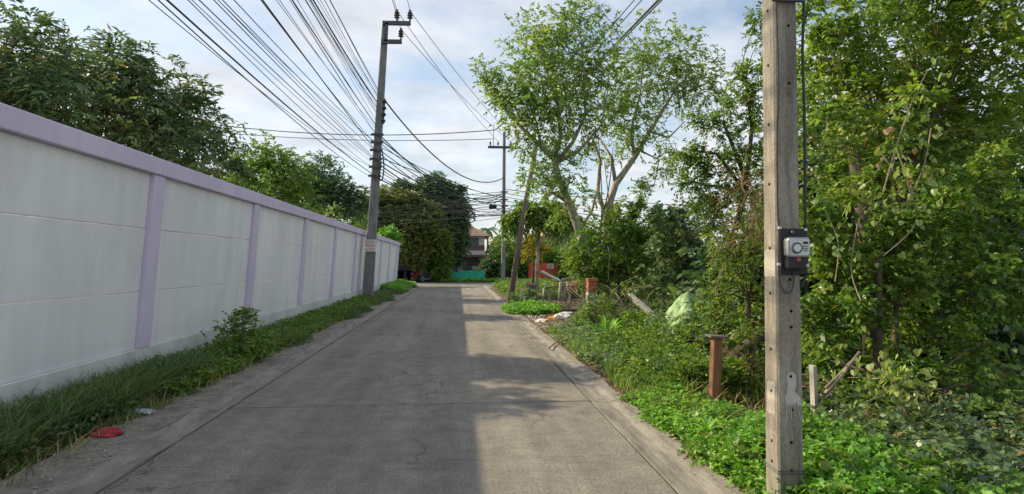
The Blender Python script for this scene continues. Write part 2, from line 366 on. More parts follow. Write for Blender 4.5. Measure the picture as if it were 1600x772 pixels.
def plant(name, label, cat, base, trunks, blobs, leaf, bark='bark_dark', seed=1, per=60, sub=6, L=.3, n=8, ll=.1, lw=.04, droop=.3, flat=.6, group=None,
          spread=.26, fill=.5, branch_r=.03, twigs=True, extra=None, crown='crown', stem='trunk', zmin=.03, cutx=None):
    rg = np.random.default_rng(seed)
    base = np.array(base, float)
    t = thing(name, label, cat, base, 0, group)
    Pp, D, CC = clumps(rg, blobs, per, sub, spread, fill)
    if cutx is not None:
        k = Pp[:, 0] > cutx+rg.uniform(0, .15, len(Pp)); Pp = Pp[k]; D = D[k]
    if not trunks: trunks = [([base, base+np.array([0, 0, .1])], (.02, .02))]
    mb = MB(); nodes = []
    for pts, rad in trunks:
        mb.tube(pts, rad, 8, jit=.1)
        a = [np.array(p, float) for p in pts]
        for i in range(len(a)-1):
            for q in (0, .5): nodes.append(a[i]*(1-q)+a[i+1]*q)
        nodes.append(a[-1])
    nodes = np.array(nodes)
    if twigs:
        for (c, cen), b in zip(CC, blobs):
            dd = np.linalg.norm(nodes-c, axis=1)+.35*np.maximum(0, nodes[:, 2]-c[2]); s = nodes[int(np.argmin(dd))]
            br = branch_r*(.6+.4*min(2, float(np.mean(b[3:6]))))
            mb.tube(curve_pts(s, c, 5, .1, .05), (br, br*.5), 5, False)
            for q in cen[:10 if len(cen) > 10 else len(cen)]:
                mb.tube(curve_pts(c if rnd.random() < .6 else (s+c)/2, q, 4, .12), (br*.45, br*.15), 4, False)
    mb.build(stem, bark, t, smooth=True)
    V = sprays(rg, Pp, D, L, n, ll, lw, droop, flat)
    q = V.reshape(-1, 4, 3); q = q[q[:, :, 2].min(1) > zmin]; V = q.reshape(-1, 3)
    link(crown, np_mesh(crown, V-base, quads(V)), leaf, t)
    if extra:
        for nm, mat, cnt, el, ew in extra:
            idx = rg.choice(len(Pp), min(cnt, len(Pp)), replace=False)
            V2 = sprays(rg, Pp[idx], unit(D[idx]+np.array([0, 0, .3])), L*.8, 7, el, ew, 0, .3)
            link(nm, np_mesh(nm, V2-base, quads(V2)), mat, t)
    return t
def B(px, py, r, Y, dy=0., fy=1., w=1.):   # crown lobe given by where it stands in the view: radius r px at depth Y
    c = P(px, py, Y+dy); s = r/FPX*(Y+dy); return (c[0], c[1], c[2], s, s*fy, s, w)
print('helpers ok')

# ================================================================== THE SETTING
def grid(x0, x1, y0, y1, nx, ny, zf):
    xs = np.linspace(x0, x1, nx+1); ys = np.linspace(y0, y1, ny+1)
    V = [(x, y, zf(x, y)) for y in ys for x in xs]
    F = [(j*(nx+1)+i, j*(nx+1)+i+1, (j+1)*(nx+1)+i+1, (j+1)*(nx+1)+i) for j in range(ny) for i in range(nx)]
    return V, F
v, f = grid(-600, 600, -300, 900, 12, 12, lambda x, y: -.16)
tag(MB().add(v, f).build('ground', 'land'), kind='structure')
# concrete lane: bed + slabs + gutter pieces
bed = tag(MB().box(-3.3, 2.0, -6, 44, -.15, -.045).build('road', 'joint'), kind='structure')
YJ = [-5, 1, 7.0, 13.1, 19.2, 25.2, 31.3, 37.4, 43.4]
for a, b in zip(YJ[:-1], YJ[1:]):
    g = .009; dz = rnd.uniform(-.003, .003)
    MB().box(-2.492, 1.522, a+g, b-g, -.04, dz).build('slab', 'road', bed, bevel=.006)
    ny = 10
    for nm, prof in (('gutter_segment', [(-2.515, .0), (-2.60, -.028), (-2.70, -.03), (-2.76, .004), (-2.83, .012)]), ('verge_slab', [(-2.84, .010), (-3.0, .012), (-3.32, .016)]),
                     ('gutter_segment', [(1.545, .0), (1.66, -.022), (1.76, -.025), (1.84, .0), (1.96, .014)])):
        vv, ff = [], []
        m = len(prof)
        for j in range(ny+1):
            y = a+g+(b-a-2*g)*j/ny
            for k, (x, z) in enumerate(prof):
                e = noise.noise(Vector((x*2, y*.9, 3)))
                vv.append((x+(e*.05 if k == m-1 else 0), y, z+e*.006))
        nt_ = len(vv)
        vv += [(x, y, -.043) for x, y, z in vv]
        for j in range(ny):
            for k in range(m-1):
                q = (j*m+k, (j+1)*m+k, (j+1)*m+k+1, j*m+k+1)
                ff.append(q[::-1] if prof[1][0] > prof[0][0] else q)
        for k in range(m-1):
            ff.append((k, k+1, nt_+k+1, nt_+k)); e = ny*m; ff.append((e+k, e+k+1, nt_+e+k+1, nt_+e+k))
        for j in range(ny):
            ff.append((j*m, (j+1)*m, nt_+(j+1)*m, nt_+j*m)); ff.append((j*m+m-1, (j+1)*m+m-1, nt_+(j+1)*m+m-1, nt_+j*m+m-1))
        MB().add(vv, ff).build(nm, 'verge' if nm == 'verge_slab' else 'gutter', bed, smooth=False)
# cross street at the far end with corner fillets
cs = MB().box(-70, 90, 43.42, 50.5, -.15, -.004)
cs.add([(1.965, 43.41, -.004), (1.965, 38.5, -.004), (2.35, 41.0, -.004), (3.3, 42.6, -.004), (5.2, 43.41, -.004)], [(0, 1, 2, 3, 4)])
tag(cs.build('cross_street', 'road'), kind='structure')
# soil of the lot on the right, and the verges
def zlot(x, y):
    e = noise.noise(Vector((x*.5, y*.5, 0)))*.16+noise.noise(Vector((x*2, y*2, 5)))*.05
    k = min(1, max(0, (x-2.05)/1.2)); return -.02+k*(.04+e)
v, f = grid(1.98, 26, -3, 43.35, 70, 130, zlot)
tag(MB().add(v, f).build('lot_ground', 'soil', smooth=True), kind='structure')
v, f = grid(-4.25, -3.0, -6, 43.3, 6, 150, lambda x, y: -.004+.03*noise.noise(Vector((x*2, y*1.2, 1)))+max(0, (-3.25-x))*.10)
tag(MB().add(v, f).build('verge_soil', 'soil', smooth=True), kind='structure')
v, f = grid(-70, 90, 50.52, 120, 60, 20, lambda x, y: .0+.1*noise.noise(Vector((x*.3, y*.3, 0))))
tag(MB().add(v, f).build('far_lot', 'land', smooth=True), kind='structure')

# ================================================================== BOUNDARY WALL
SH = .073; XW = -4.23
wall = thing('boundary_wall', 'long white panelled boundary wall with lilac pillars and coping along the left verge', 'wall', (XW, 0, 0))
YP = [8.5+4.0*k for k in range(-4, 9)]   # pillars
YEND = YP[-1]+1.4
def wbox(nm, mat, x0, x1, y0, y1, z0, z1, bev=.008):
    m = MB().box(XW+x0, XW+x1, y0, y1, z0, z1); return m.build(nm, mat, wall, bevel=bev, shear=SH)
for i, y in enumerate(YP):
    wbox('pillar', 'wall_lilac', -.12, .055, y-.15, y+.15, .482, 2.768)
wbox('pillar', 'wall_lilac', -.12, .055, YEND-.3, YEND, .482, 2.768)
for i, y in enumerate(YP):
    y1 = (YP[i+1]-.155) if i+1 < len(YP) else YEND-.305
    for (z0, z1) in ((.482, 1.222), (1.228, 2.047), (2.053, 2.768)):
        wbox('panel', 'wall_panel', -.06, rnd.uniform(-.002, .002), y+.155, y1, z0, z1, .007)
    ye = YP[i+1]-.003 if i+1 < len(YP) else YEND+.04
    wbox('coping', 'wall_lilac', -.16, .085, y, ye, 2.77, 2.985, .012)
    wbox('plinth', 'plinth', -.12, .045, y, ye, -.12, .48, .01)

# dark beyond-wall ground is the ground sheet; white drain pipe on the wall
pp = MB().tube([(XW+.11, 26.6, .02), (XW+.11+SH*2.75, 26.6, 2.75)], .035, 8)
tag(pp.build('drain_pipe', 'white'), 'thin white drain pipe running up the wall beside the tall left pole', 'pipe')

# ================================================================== POLES
def pole_mesh(b, t, wb, wt, hb=None, ht=None, ch=.02):
    hb = hb or wb; ht = ht or wt; vv = []
    for c, w_, h_ in ((b, wb, hb), (t, wt, ht)):
        a, d = w_/2, h_/2
        for x, y in ((-a+ch, -d), (a-ch, -d), (a, -d+ch), (a, d-ch), (a-ch, d), (-a+ch, d), (-a, d-ch), (-a, -d+ch)): vv.append((c[0]+x, c[1]+y, c[2]))
    ff = [(7, 6, 5, 4, 3, 2, 1, 0), tuple(range(8, 16))]+[(i, (i+1) % 8, (i+1) % 8+8, i+8) for i in range(8)]
    return MB().add(vv, ff)
# --- near right pole
Yf = 3.68
cF0 = P(1215, 600, Yf); cF1 = P(1254, 600, Yf)
pw = cF1[0]-cF0[0]; pcx = (cF0[0]+cF1[0])/2; pd = .16
np_ = thing('meter_pole', 'weathered square concrete pole carrying an electricity meter, closest to the camera on the right', 'utility pole', (pcx, Yf+pd/2, 0))
pole_mesh((pcx, Yf+pd/2, -.3), (pcx-.004, Yf+pd/2, 8), pw+.006, pw-.03, pd+.01, pd-.02, .012).build('shaft', 'pole', np_)
def fy(z): return Yf-.005-.0018*0+(.015*(z+.3)/8.3) # front face y at height z
for px, py in ((1232, 40), (1233, 130), (1234, 437), (1236, 486), (1236, 511), (1235, 588), (1237, 640), (1236, 691), (1236, 735)):
    c = P(px, py, Yf); y = fy(c[2]); MB().lathe([(.0095, -.0025), (.0095, .004)], (c[0], y, c[2]), 10, 'y').build('bolt_hole_disc', 'hole_shade', np_)  # dark discs set on the face; hole shade is in their colour
xl = pcx-pw/2-.003
for py in (18, 103, 195, 288, 388, 458, 545, 610, 688, 720):
    c = P(1204, py, Yf+.08); z = c[2]; x = xl+.0125*(z+.3)/8.3+.0
    MB().lathe([(.0095, -.002), (.0095, .006)], (x-.001, Yf+.075, z), 10, 'x').build('bolt_hole_disc', 'hole_shade', np_)
# flaked paint patches
def blotch(face, poly, name, mat):
    vs = []
    for a, z in poly: vs.append((a, fy(z)-.0016, z) if face == 'f' else (xl+.0125*(z+.3)/8.3-.0012, a, z))
    n = len(vs); vs2 = [(x, y+.003, z) if face == 'f' else (x+.003, y, z) for x, y, z in vs]
    f = [tuple(range(n)) if face == 'f' else tuple(range(n))[::-1], tuple(range(n, 2*n))[::-1]]+[(i, (i+1) % n, (i+1) % n+n, i+n) for i in range(n)]
    MB().add(vs+vs2, f).build(name, mat, np_)
M['old_paint'] = mottled('old_white_paint', (.40, .385, .35), (.60, .58, .54), 25, .85, .4)
M['pale_paint'] = mottled('pale_flaked_paint', (.34, .31, .26), (.50, .47, .41), 40, .9, .4)
def zf(py): return P(1235, py, Yf)[2]
def xf(px): return P(px, 600, Yf)[0]
head = [(1229, 588), (1232, 582), (1238, 581), (1243, 586), (1244, 600), (1241, 612), (1246, 616), (1251, 625), (1251, 634), (1246, 634), (1243, 629), (1240, 634), (1237, 630), (1233, 633), (1228, 631), (1226, 622), (1229, 613), (1230, 600)]
blotch('f', [(xf(a), zf(b)) for a, b in head], 'paint_splash', 'old_paint')
for x0, x1, y1 in ((1229, 1227, 664), (1232, 1232.5, 645), (1236, 1235, 655), (1240, 1242, 642), (1244, 1250, 658)):
    MB().tube([(xf(x0), fy(1)-.0015, zf(628)), (xf((x0+x1)/2), fy(1)-.0015, zf((628+y1)/2)), (xf(x1), fy(1)-.0015, zf(y1))], (.0035, .002), 4).build('paint_drip', 'old_paint', np_)
za0, za1 = zf(432), zf(388)
rr = random.Random(3)
def ragged(y0, y1, z0, z1, k=7):
    return [(y0+(y1-y0)*i/k, z0+rr.uniform(-.008, .008)) for i in range(k+1)]+[(y1-(y1-y0)*i/k, z1+rr.uniform(-.01, .01)) for i in range(k+1)]
blotch('s', ragged(Yf+.012, Yf+pd-.012, zf(432), zf(390)), 'paint_patch', 'pale_paint')
blotch('s', ragged(Yf+.03, Yf+pd-.03, zf(650), zf(600)), 'paint_patch', 'pale_paint')
# wire ties low on the shaft
for py in (735, 739): 
    z = zf(py); a = pw/2+.009; MB().tube([(pcx-a, Yf-.009, z), (pcx+a, Yf-.009, z-.006), (pcx+a, Yf+pd+.009, z), (pcx-a, Yf+pd+.009, z+.008), (pcx-a, Yf-.009, z)], .0025, 5).build('wire_tie', 'iron', np_)
# top clamp at the frame top
z = zf(3); MB().box(pcx-.10, pcx+.11, Yf-.03, Yf-.008, z-.008, z+.012).build('clamp_band', 'iron', np_, bevel=.003)
# --- meter
mt = thing('electricity_meter', 'grey electricity meter with clear cover on a black board strapped to the near pole', 'meter', P(1240, 425, Yf-.02))
ym = Yf-.012
a0 = P(1217, 357, ym); a1 = P(1260, 429, ym)
MB().box(a0[0], a1[0], ym-.014, ym, a1[2], a0[2]).build('back_board', 'black', mt, bevel=.006)
b0 = P(1230, 371, ym-.06); b1 = P(1265, 402, ym-.06)
def rbox(x0, x1, y0, y1, z0, z1, r, k=5):
    poly = []
    for cx, cz, a in ((x1-r, z1-r, 0), (x0+r, z1-r, 90), (x0+r, z0+r, 180), (x1-r, z0+r, 270)):
        for i in range(k+1): t = R(a+90*i/k); poly.append((cx+r*math.cos(t), cz+r*math.sin(t)))
    return MB().prism(poly, y0, y1)
rbox(b0[0], b1[0], ym-.07, ym-.0145, b1[2], b0[2], .022).build('meter_body', 'steel', mt, bevel=.006, smooth=False)
rbox(b0[0]+.012, b1[0]-.010, ym-.0735, ym-.068, b1[2]+.012, b0[2]-.010, .014).build('dial_plate', 'dial', mt)
cx = b0[0]+.050; cz = (b0[2]+b1[2])/2-.004
MB().lathe([(.034, -.004), (.034, 0.004), (.029, .006), (.029, .010)], (cx, ym-.082, cz), 20, 'y').build('disc_window', 'iron', mt)
MB().lathe([(.024, -.002), (.024, .004)], (cx, ym-.0875, cz), 16, 'y').build('disc_window', 'white', mt)
rg0 = MB().box(b1[0]-.048, b1[0]-.018, ym-.0765, ym-.0735, b0[2]-.040, b0[2]-.026); rg0.build('register', 'black', mt)
for j in range(3):
    zq = b0[2]-.055-.013*j; MB().box(b1[0]-.055+.004*j, b1[0]-.018, ym-.0755, ym-.0736, zq-.0025, zq+.0025).build('printed_line', 'iron', mt)
t0 = P(1230, 402, ym-.05); t1 = P(1258, 420, ym-.05)
MB().box(t0[0], t1[0], ym-.06, ym-.0142, t1[2], t0[2]).build('terminal_cover', 'black', mt, bevel=.005)
ts = P(1248, 405, ym-.06); MB().box(ts[0]-.012, ts[0]+.012, ym-.0625, ym-.0602, ts[2]-.012, ts[2]+.010).build('seal_sticker', 'red', mt)
hz = P(1239, 363, ym-.03); MB().lathe([(.010, -.02), (.012, 0), (.008, .004)], (hz[0], ym-.016, hz[2]), 10, 'y').build('mounting_knob', 'iron', mt)
for px, py in ((1218.5, 356), (1259, 359), (1217.5, 413), (1262, 415)):
    q = P(px, py, ym-.02); MB().box(q[0]-.010, q[0]+.010, ym-.024, ym-.013, q[2]-.008, q[2]+.008).build('cable_clip', 'white', mt, bevel=.002)
# cables of the meter
def P3(px, py, y): return tuple(P(px, py, y))
def cable(name, pts, r, label, group=None, mat='cable', cat='cable', seg=6):
    o = MB().tube(pts, r, seg, True).build(name, mat, smooth=True); return tag(o, label, cat, group)
def smooth_path(pts, n=6):
    pts = [np.array(p, float) for p in pts]; o = []
    for i in range(len(pts)-1):
        p0 = pts[max(i-1, 0)]; p1 = pts[i]; p2 = pts[i+1]; p3 = pts[min(i+2, len(pts)-1)]
        for k in range(n):
            t = k/n; o.append(.5*((2*p1)+(-p0+p2)*t+(2*p0-5*p1+4*p2-p3)*t*t+(-p0+3*p1-3*p2+p3)*t**3))
    o.append(pts[-1]); return o
cable('cable', smooth_path([P3(1213+dx_, py, Yf-.03) for dx_, py in ((0, -900), (0, -200), (0, 0), (3, 120), (1, 220), (2, 330), (4, 356), (4, 412), (4, 428), (6, 444), (14, 457), (23, 455), (27, 440), (26, 424))]), .005,
      'thin black cable running down the face of the near pole and looping under the meter')
cable('cable', smooth_path([P3(px, py, Yf-.005) for px, py in ((1254, -900), (1254, -200), (1256, 0), (1254, 80), (1257, 180), (1258, 300), (1259, 356), (1261, 400), (1258, 432), (1252, 448))]), .009,
      'thick black cable hanging down the right edge of the near pole into the meter board')

# --- tall left pole
lb = np.array([-3.80, 26, 0.]); lt = P(602, 40, 26)
lp = thing('utility_pole', 'tall leaning grey concrete pole by the white wall with two top brackets', 'utility pole', lb)
pole_mesh(lb-np.array([0, 0, .3]), lt, .42, .25, .34, .22, .03).build('shaft', 'pole_grey', lp)
def lpt(py, dx=0, dy=0):
    z = P(590, py, 26)[2]; k = z/lt[2]; q = lb*(1-k)+lt*k; return np.array([q[0]+dx, q[1]+dy, z])
def insul(par, c, h=.42, r=.085):
    m = MB().lathe([(r*.3, 0), (r*.3, h*.25), (r, h*.3), (r*.5, h*.42), (r, h*.5), (r*.5, h*.62), (r*.9, h*.7), (r*.5, h*.85), (r*.35, h)], c, 8); return m.build('insulator', 'ceramic', par)
for y0, x1, hang in ((38, 1.08, (.5, 1.05)), (67, .76, (.72,))):
    q = lpt(y0); br = MB().beam(q+np.array([-.1, -.16, 0]), q+np.array([x1, -.16, .02]), .12, .17).build('bracket', 'iron', lp, bevel=.01)
    for h in hang: insul(lp, tuple(q+np.array([h, -.16, .1])), .5, .13)
MB().beam(lpt(38, .08, -.16), lpt(67, .08, -.16), .12, .12).build('bracket_post', 'iron', lp)
for py in (160, 170, 180, 190):
    q = lpt(py, .2, -.12); MB().lathe([(.07, -.06), (.1, -.02), (.05, 0), (.1, .02), (.07, .06)], tuple(q), 8).build('spool_insulator', 'ceramic', lp)
MB().beam(lpt(155, .2, -.12), lpt(195, .2, -.12), .05, .05).build('spool_rack', 'iron', lp)
for py in (212, 224, 236, 250, 262, 276):
    q = lpt(py, .0, -.2); MB().box(q[0]-.26, q[0]+.26, q[1]-.06, q[1], q[2]-.05, q[2]+.05).build('cable_clamp', 'iron', lp)
cable('cable', smooth_path([lpt(238, .25, -.25), lpt(262, .36, -.25), lpt(282, .32, -.25), lpt(278, .2, -.25), lpt(255, .24, -.25)]), .03, 'slack loop of black cable hanging off the tall left pole')
sg = thing('pole_sign', 'small white sign with red lettering fixed to the tall left pole', 'sign', lpt(384, 0, -.24))
s0 = lpt(384, .02, -.27); SW, SHh = .46, .50
MB().box(s0[0]-SW/2, s0[0]+SW/2, s0[1]-.02, s0[1], s0[2]-SHh/2, s0[2]+SHh/2).build('board', 'white', sg, bevel=.004)
rs = random.Random(5)
for row, (zc_, h) in enumerate(((.16, .09), (.02, .13), (-.15, .09))):
    mb = MB(); x = -SW/2+.03
    while x < SW/2-.06:
        wd = rs.uniform(.035, .055); X = s0[0]+x; Z = s0[2]+zc_
        mb.box(X, X+.012, s0[1]-.024, s0[1]-.019, Z-h/2, Z+h/2)
        mb.box(X+wd-.012, X+wd, s0[1]-.024, s0[1]-.019, Z-h/2, Z+h/2*rs.choice((.3, 1)))
        zz = rs.choice((-h/2, h/2-.014, -.006)); mb.box(X+.012, X+wd-.012, s0[1]-.0235, s0[1]-.019, Z+zz, Z+zz+.014)
        x += wd+.02
    mb.build('lettering', 'red', sg)

# --- T pole at the far corner
tb = G(787, 443); tb = np.array([3.52, 46.9, 0.]); tt = P(788, 206, 46.9)
tp = thing('utility_pole', 'grey pole with a T crossarm at the far corner of the lane', 'utility pole', (3.52, 43.9+3, 0))
MB().tube([(3.45, 46.9, -.1), tuple(tt)], (.17, .11), 8).build('shaft', 'pole_grey', tp)
ta = P(788, 231, 46.9)
MB().box(ta[0]-1.28, ta[0]+1.22, 46.62, 46.78, ta[2]-.09, ta[2]+.09).build('crossarm', 'iron', tp, bevel=.01)
for dx_ in (-1.1, -.5, .5, 1.0): insul(tp, (ta[0]+dx_, 46.7, ta[2]+.09), .35, .09)
for py in (300, 312, 322, 330, 338):
    q = P(788, py, 46.7); MB().box(q[0]-.28, q[0]+.28, 46.6, 46.72, q[2]-.05, q[2]+.05).build('cable_clamp', 'iron', tp)
q = P(770, 323, 46.5); MB().lathe([(.08, -.3), (.17, -.26), (.17, .26), (.08, .3)], (q[0], q[1], q[2]), 10, 'x').build('cable_joint', 'black', tp)
q = P(779, 321, 46.5); ring = [(q[0]+.32*math.cos(t), q[1], q[2]+.32*math.sin(t)) for t in np.linspace(0, 2*math.pi, 17)]
MB().tube(ring, .035, 5, False).build('cable_coil', 'cable', tp)
# --- leaning wooden pole
wb = np.array([*G(797, 477)[:2], 0]); wt = P(838, 225, wb[1]+.8)
wp = thing('leaning_pole', 'old leaning timber pole at the right edge of the lane beyond the rubbish', 'pole', wb)
MB().tube([wb-np.array([.05, 0, .2]), wb*.5+wt*.5+np.array([-.06, 0, 0]), wt], (.125, .085), 9, jit=.06).build('shaft', 'wood_old', wp, smooth=True)
for py in (398, 418): 
    k = (P(800, py, wb[1])[2])/wt[2]; q = wb*(1-k)+wt*k; MB().lathe([(.14, -.03), (.14, .03)], tuple(q), 10).build('wire_band', 'iron', wp)
MB().tube([G(808, 455)+np.array([0, 0, -.1]), P(807, 408, G(808, 455)[1])], .045, 6).build('white_stake', 'wood_grey')
tag(bpy.data.objects['white_stake'], 'thin pale stake standing just right of the leaning timber pole', 'stake')

# ================================================================== OVERHEAD CABLES
def wire(a, b, sag, r, label, group, n=22, mat='cable'):
    a = np.array(a, float); b = np.array(b, float)
    pts = [a+(b-a)*t-np.array([0, 0, 4*sag*t*(1-t)]) for t in np.linspace(0, 1, n)]
    return cable('cable', pts, r, label, group, mat, 'cable', 5)
# bundle from behind the camera to the tall left pole: separate lines of differing height and sag
rw = random.Random(11)
GL = 'black cables strung over the wall to the tall left pole'
lab = 'black overhead cable among the bundle fanning from the upper left to the tall left pole'
for i in range(34):
    k = i/33; py = 150+(k**1.25)*128+rw.uniform(-4, 4)
    q = lpt(py, rw.uniform(-.1, .12), -.2)
    zb = q[2]+rw.uniform(-.5, 1.0); xb = -3.7+rw.uniform(-.5, .5)
    wire(q, (xb, -13, zb), rw.uniform(.1, .9), rw.choice((.006, .007, .009)) if i % 8 else .015, {0: 'topmost cable of the bundle reaching the tall left pole from the upper left', 33: 'lowest cable of the bundle reaching the tall left pole from the upper left'}.get(i, lab if i % 8 else 'thicker cable within the bundle fanning from the upper left to the tall left pole'), GL)
for px0, sg_ in ((598, .35), (629, .3), (637, .25)):
    q = lpt(38 if px0 != 629 else 67, {598: .5, 629: .72, 637: 1.05}[px0], -.16)+np.array([0, 0, .55])
    wire(q, (-3.6+{598: .5, 629: .72, 637: 1.05}[px0], -14, q[2]+.1), sg_, .012, 'bare conductor leading from the top brackets of the tall left pole over the camera', 'conductors over the camera')
    j = {598: -.5, 629: .5, 637: 1.0}[px0]
    wire(q, (ta[0]+j, 46.7, ta[2]+.45), .3, .014, 'bare conductor strung from the tall left pole to the far T crossarm', 'conductors to the T crossarm')
# from left pole to T pole: telecom web
GT = 'black cables strung between the tall left pole and the far T pole'
labT = 'black cable in the sagging web between the tall left pole and the far T pole'
wire(lpt(158, .2, -.1), P(787, 278, 46.7), 1.5, .034, 'thick black cable drooping from the tall left pole to the far T pole', None)
for i in range(13):
    q = lpt(212+i*5.5, .1, .1); e = P(788, 297+rw.uniform(0, 42), 46.7)
    wire(q, e, rw.uniform(.2, 1.3), rw.choice((.016, .02, .026)), labT, GT)
# cross-street cables
GX = 'cables along the cross street'
for pa, pb, Ya, Yb, sg_, r in (((355, 182), (775, 203), 50, 46.7, 1.0, .035), ((355, 199), (772, 217), 50, 46.7, .6, .025)):
    d0 = P(*pa, Ya); d1 = P(*pb, Yb); dd = d0-d1; wire(d1, d1+dd*1.35, sg_, r, 'long cable crossing the sky level behind the tall left pole', GX)
MB().tube([P(771, 200, 46.6), P(771, 231, 46.6)], .02, 5).build('cable_drop', 'cable'); tag(bpy.data.objects['cable_drop'], 'short vertical jumper cable above the left end of the T crossarm', 'cable')
for i in range(12):
    a = P(786, 300+i*3.6, 46.7); b = np.array([-42, 50+rw.uniform(-2, 2), a[2]+rw.uniform(-.6, .8)]); wire(a, b, rw.uniform(.6, 2.2), rw.choice((.016, .022)), 'cable sagging leftward from the far T pole above the dark trees', 'cables left of the T pole')
for i in range(7):
    a = P(789, 296+i*6, 46.7); b = np.array([60, 52, a[2]+rw.uniform(-.4, 1)]); wire(a, b, rw.uniform(.8, 2.4), rw.choice((.02, .026)), 'cable running right from the far T pole behind the feathery trees', 'cables right of the T pole')
for px, r, dxe in ((978, .013, .3), (989, .013, .4), (1014, .03, .9), (1019, .02, 1.0)):
    p = P(px, 0, 15); e = np.array([ta[0]+dxe, 46.7, ta[2]+.3]); s = e+(p-e)*2.0; wire(e, s, .25, r, 'dark cable passing up through the feathery tree crown to the top of the picture', 'cables through the feathery trees')
print('poles, cables ok')

# ================================================================== TREES BEHIND THE WALL
GW = 'trees behind the boundary wall'
def zoff(b): return b
def tree_px(name, label, base, trunks, lobes, leaf, Y, **k):
    bl = [B(x, y, r, Y, dy, fy_, w_) for x, y, r, dy, fy_, w_ in lobes]
    return plant(name, label, k.pop('cat', 'tree'), base, trunks, bl, leaf, **k)
b1 = (-7.6, 12.5, -.05)
tree_px('mango_tree', 'broad dark mango tree nearest the camera behind the white wall', b1, [([b1, (-7.6, 12.5, 1.6), (-7.7, 12.4, 2.6)], (.2, .14)), ([(-7.6, 12.5, 1.8), (-6.9, 12.2, 3.2)], (.12, .07)), ([(-7.7, 12.5, 2.4), (-8.6, 12.8, 4)], (.12, .06))],
        [(175, 110, 48, 0, 1, 1), (150, 140, 58, .5, 1, 1), (205, 165, 60, 0, 1, 1), (255, 165, 52, 0, 1, 1), (300, 190, 46, 0, 1, 1), (330, 220, 34, .2, 1, 1), (240, 225, 62, -.6, 1, 1), (170, 225, 62, -.3, 1, 1), (300, 255, 48, -.5, 1, 1), (110, 160, 60, 0, 1, 1), (345, 268, 24, 0, 1, 1), (225, 270, 60, 0, 1, 1), (190, 85, 24, 0, 1, 1), (310, 150, 18, 0, 1, 1), (232, 130, 22, 0, 1, 1)], 'l_mango', 12.3,
        seed=3, per=130, sub=14, L=.26, n=9, ll=.15, lw=.042, droop=.45, group=GW, spread=.3, fill=.35, extra=[('young_leaves', 'orange', 0, .1, .03)][:0])
tree_px('mango_tree', 'large dark mango tree at the left edge of the view behind the wall', (-9.5, 9.5, -.05), [([(-9.5, 9.5, 0), (-9.4, 9.6, 3)], (.2, .12))],
        [(70, 150, 75, 0, 1, 1), (20, 110, 80, 0, 1, 1), (-50, 120, 90, 0, 1, 1), (60, 80, 45, 0, 1, 1), (20, 200, 80, 0, 1, 1), (-60, 210, 90, 0, 1, 1)], 'l_mango', 10.5,
        seed=4, per=120, sub=12, L=.26, n=9, ll=.15, lw=.045, droop=.45, group=GW, fill=.35)
tree_px('green_tree', 'mid green loose tree behind the wall just right of the dark mango tree', (-8.3, 22, -.05), [([(-8.3, 22, 0), (-8.2, 22, 2.5), (-7.9, 22, 4)], (.16, .08))],
        [(430, 240, 28, 0, 1, 1), (405, 270, 38, 0, 1, 1), (445, 280, 36, 0, 1, 1), (380, 295, 34, 0, 1, 1), (420, 310, 44, -.5, 1, 1), (370, 265, 22, 0, 1, 1), (465, 310, 30, 0, 1, 1), (350, 290, 24, 1, 1, 1)], 'l_mid', 21,
        seed=5, per=150, sub=16, L=.26, n=9, ll=.14, lw=.05, group=GW, fill=.35)
tree_px('dark_tree', 'dark feathery tree behind the wall just left of the tall left pole', (-8.2, 30, -.05), [([(-8.2, 30, 0), (-8, 30, 3), (-7.8, 30, 5)], (.17, .08))],
        [(505, 270, 26, 0, 1, 1), (485, 290, 26, 0, 1, 1), (525, 290, 24, 0, 1, 1), (510, 315, 34, 0, 1, 1), (545, 315, 26, 0, 1, 1), (560, 335, 22, 0, 1, 1), (475, 320, 26, 0, 1, 1)], 'l_dark', 29,
        seed=6, per=150, sub=14, L=.3, n=9, ll=.16, lw=.055, group=GW, fill=.35)
tree_px('shrub', 'low yellow green shrub showing over the wall just left of the tall left pole', (-6.4, 27, -.05), [([(-6.4, 27, 0), (-6.4, 27, 2.6)], (.08, .05))],
        [(480, 335, 24, 0, 1, 1), (515, 345, 20, 0, 1, 1), (548, 345, 22, 5, 1, 1), (562, 354, 16, 6, 1, 1), (450, 325, 22, -2, 1, 1)], 'l_mid', 27,
        seed=7, per=130, sub=14, L=.26, n=8, ll=.14, lw=.05, fill=.35, cat='shrub')
tree_px('shrub', 'bright lime shrub peeping over the far end of the white wall', (-4.9, 42.6, -.05), [([(-4.9, 42.6, 0), (-4.8, 42.6, 2.8)], (.06, .04))],
        [(610, 368, 10, 0, 1, 1.5), (615, 378, 10, 0, 1, 1.5), (600, 374, 8, 0, 1, 1.5)], 'l_cover', 42.5, seed=8, per=150, sub=25, L=.3, n=8, ll=.2, lw=.09, fill=.3, cat='shrub')
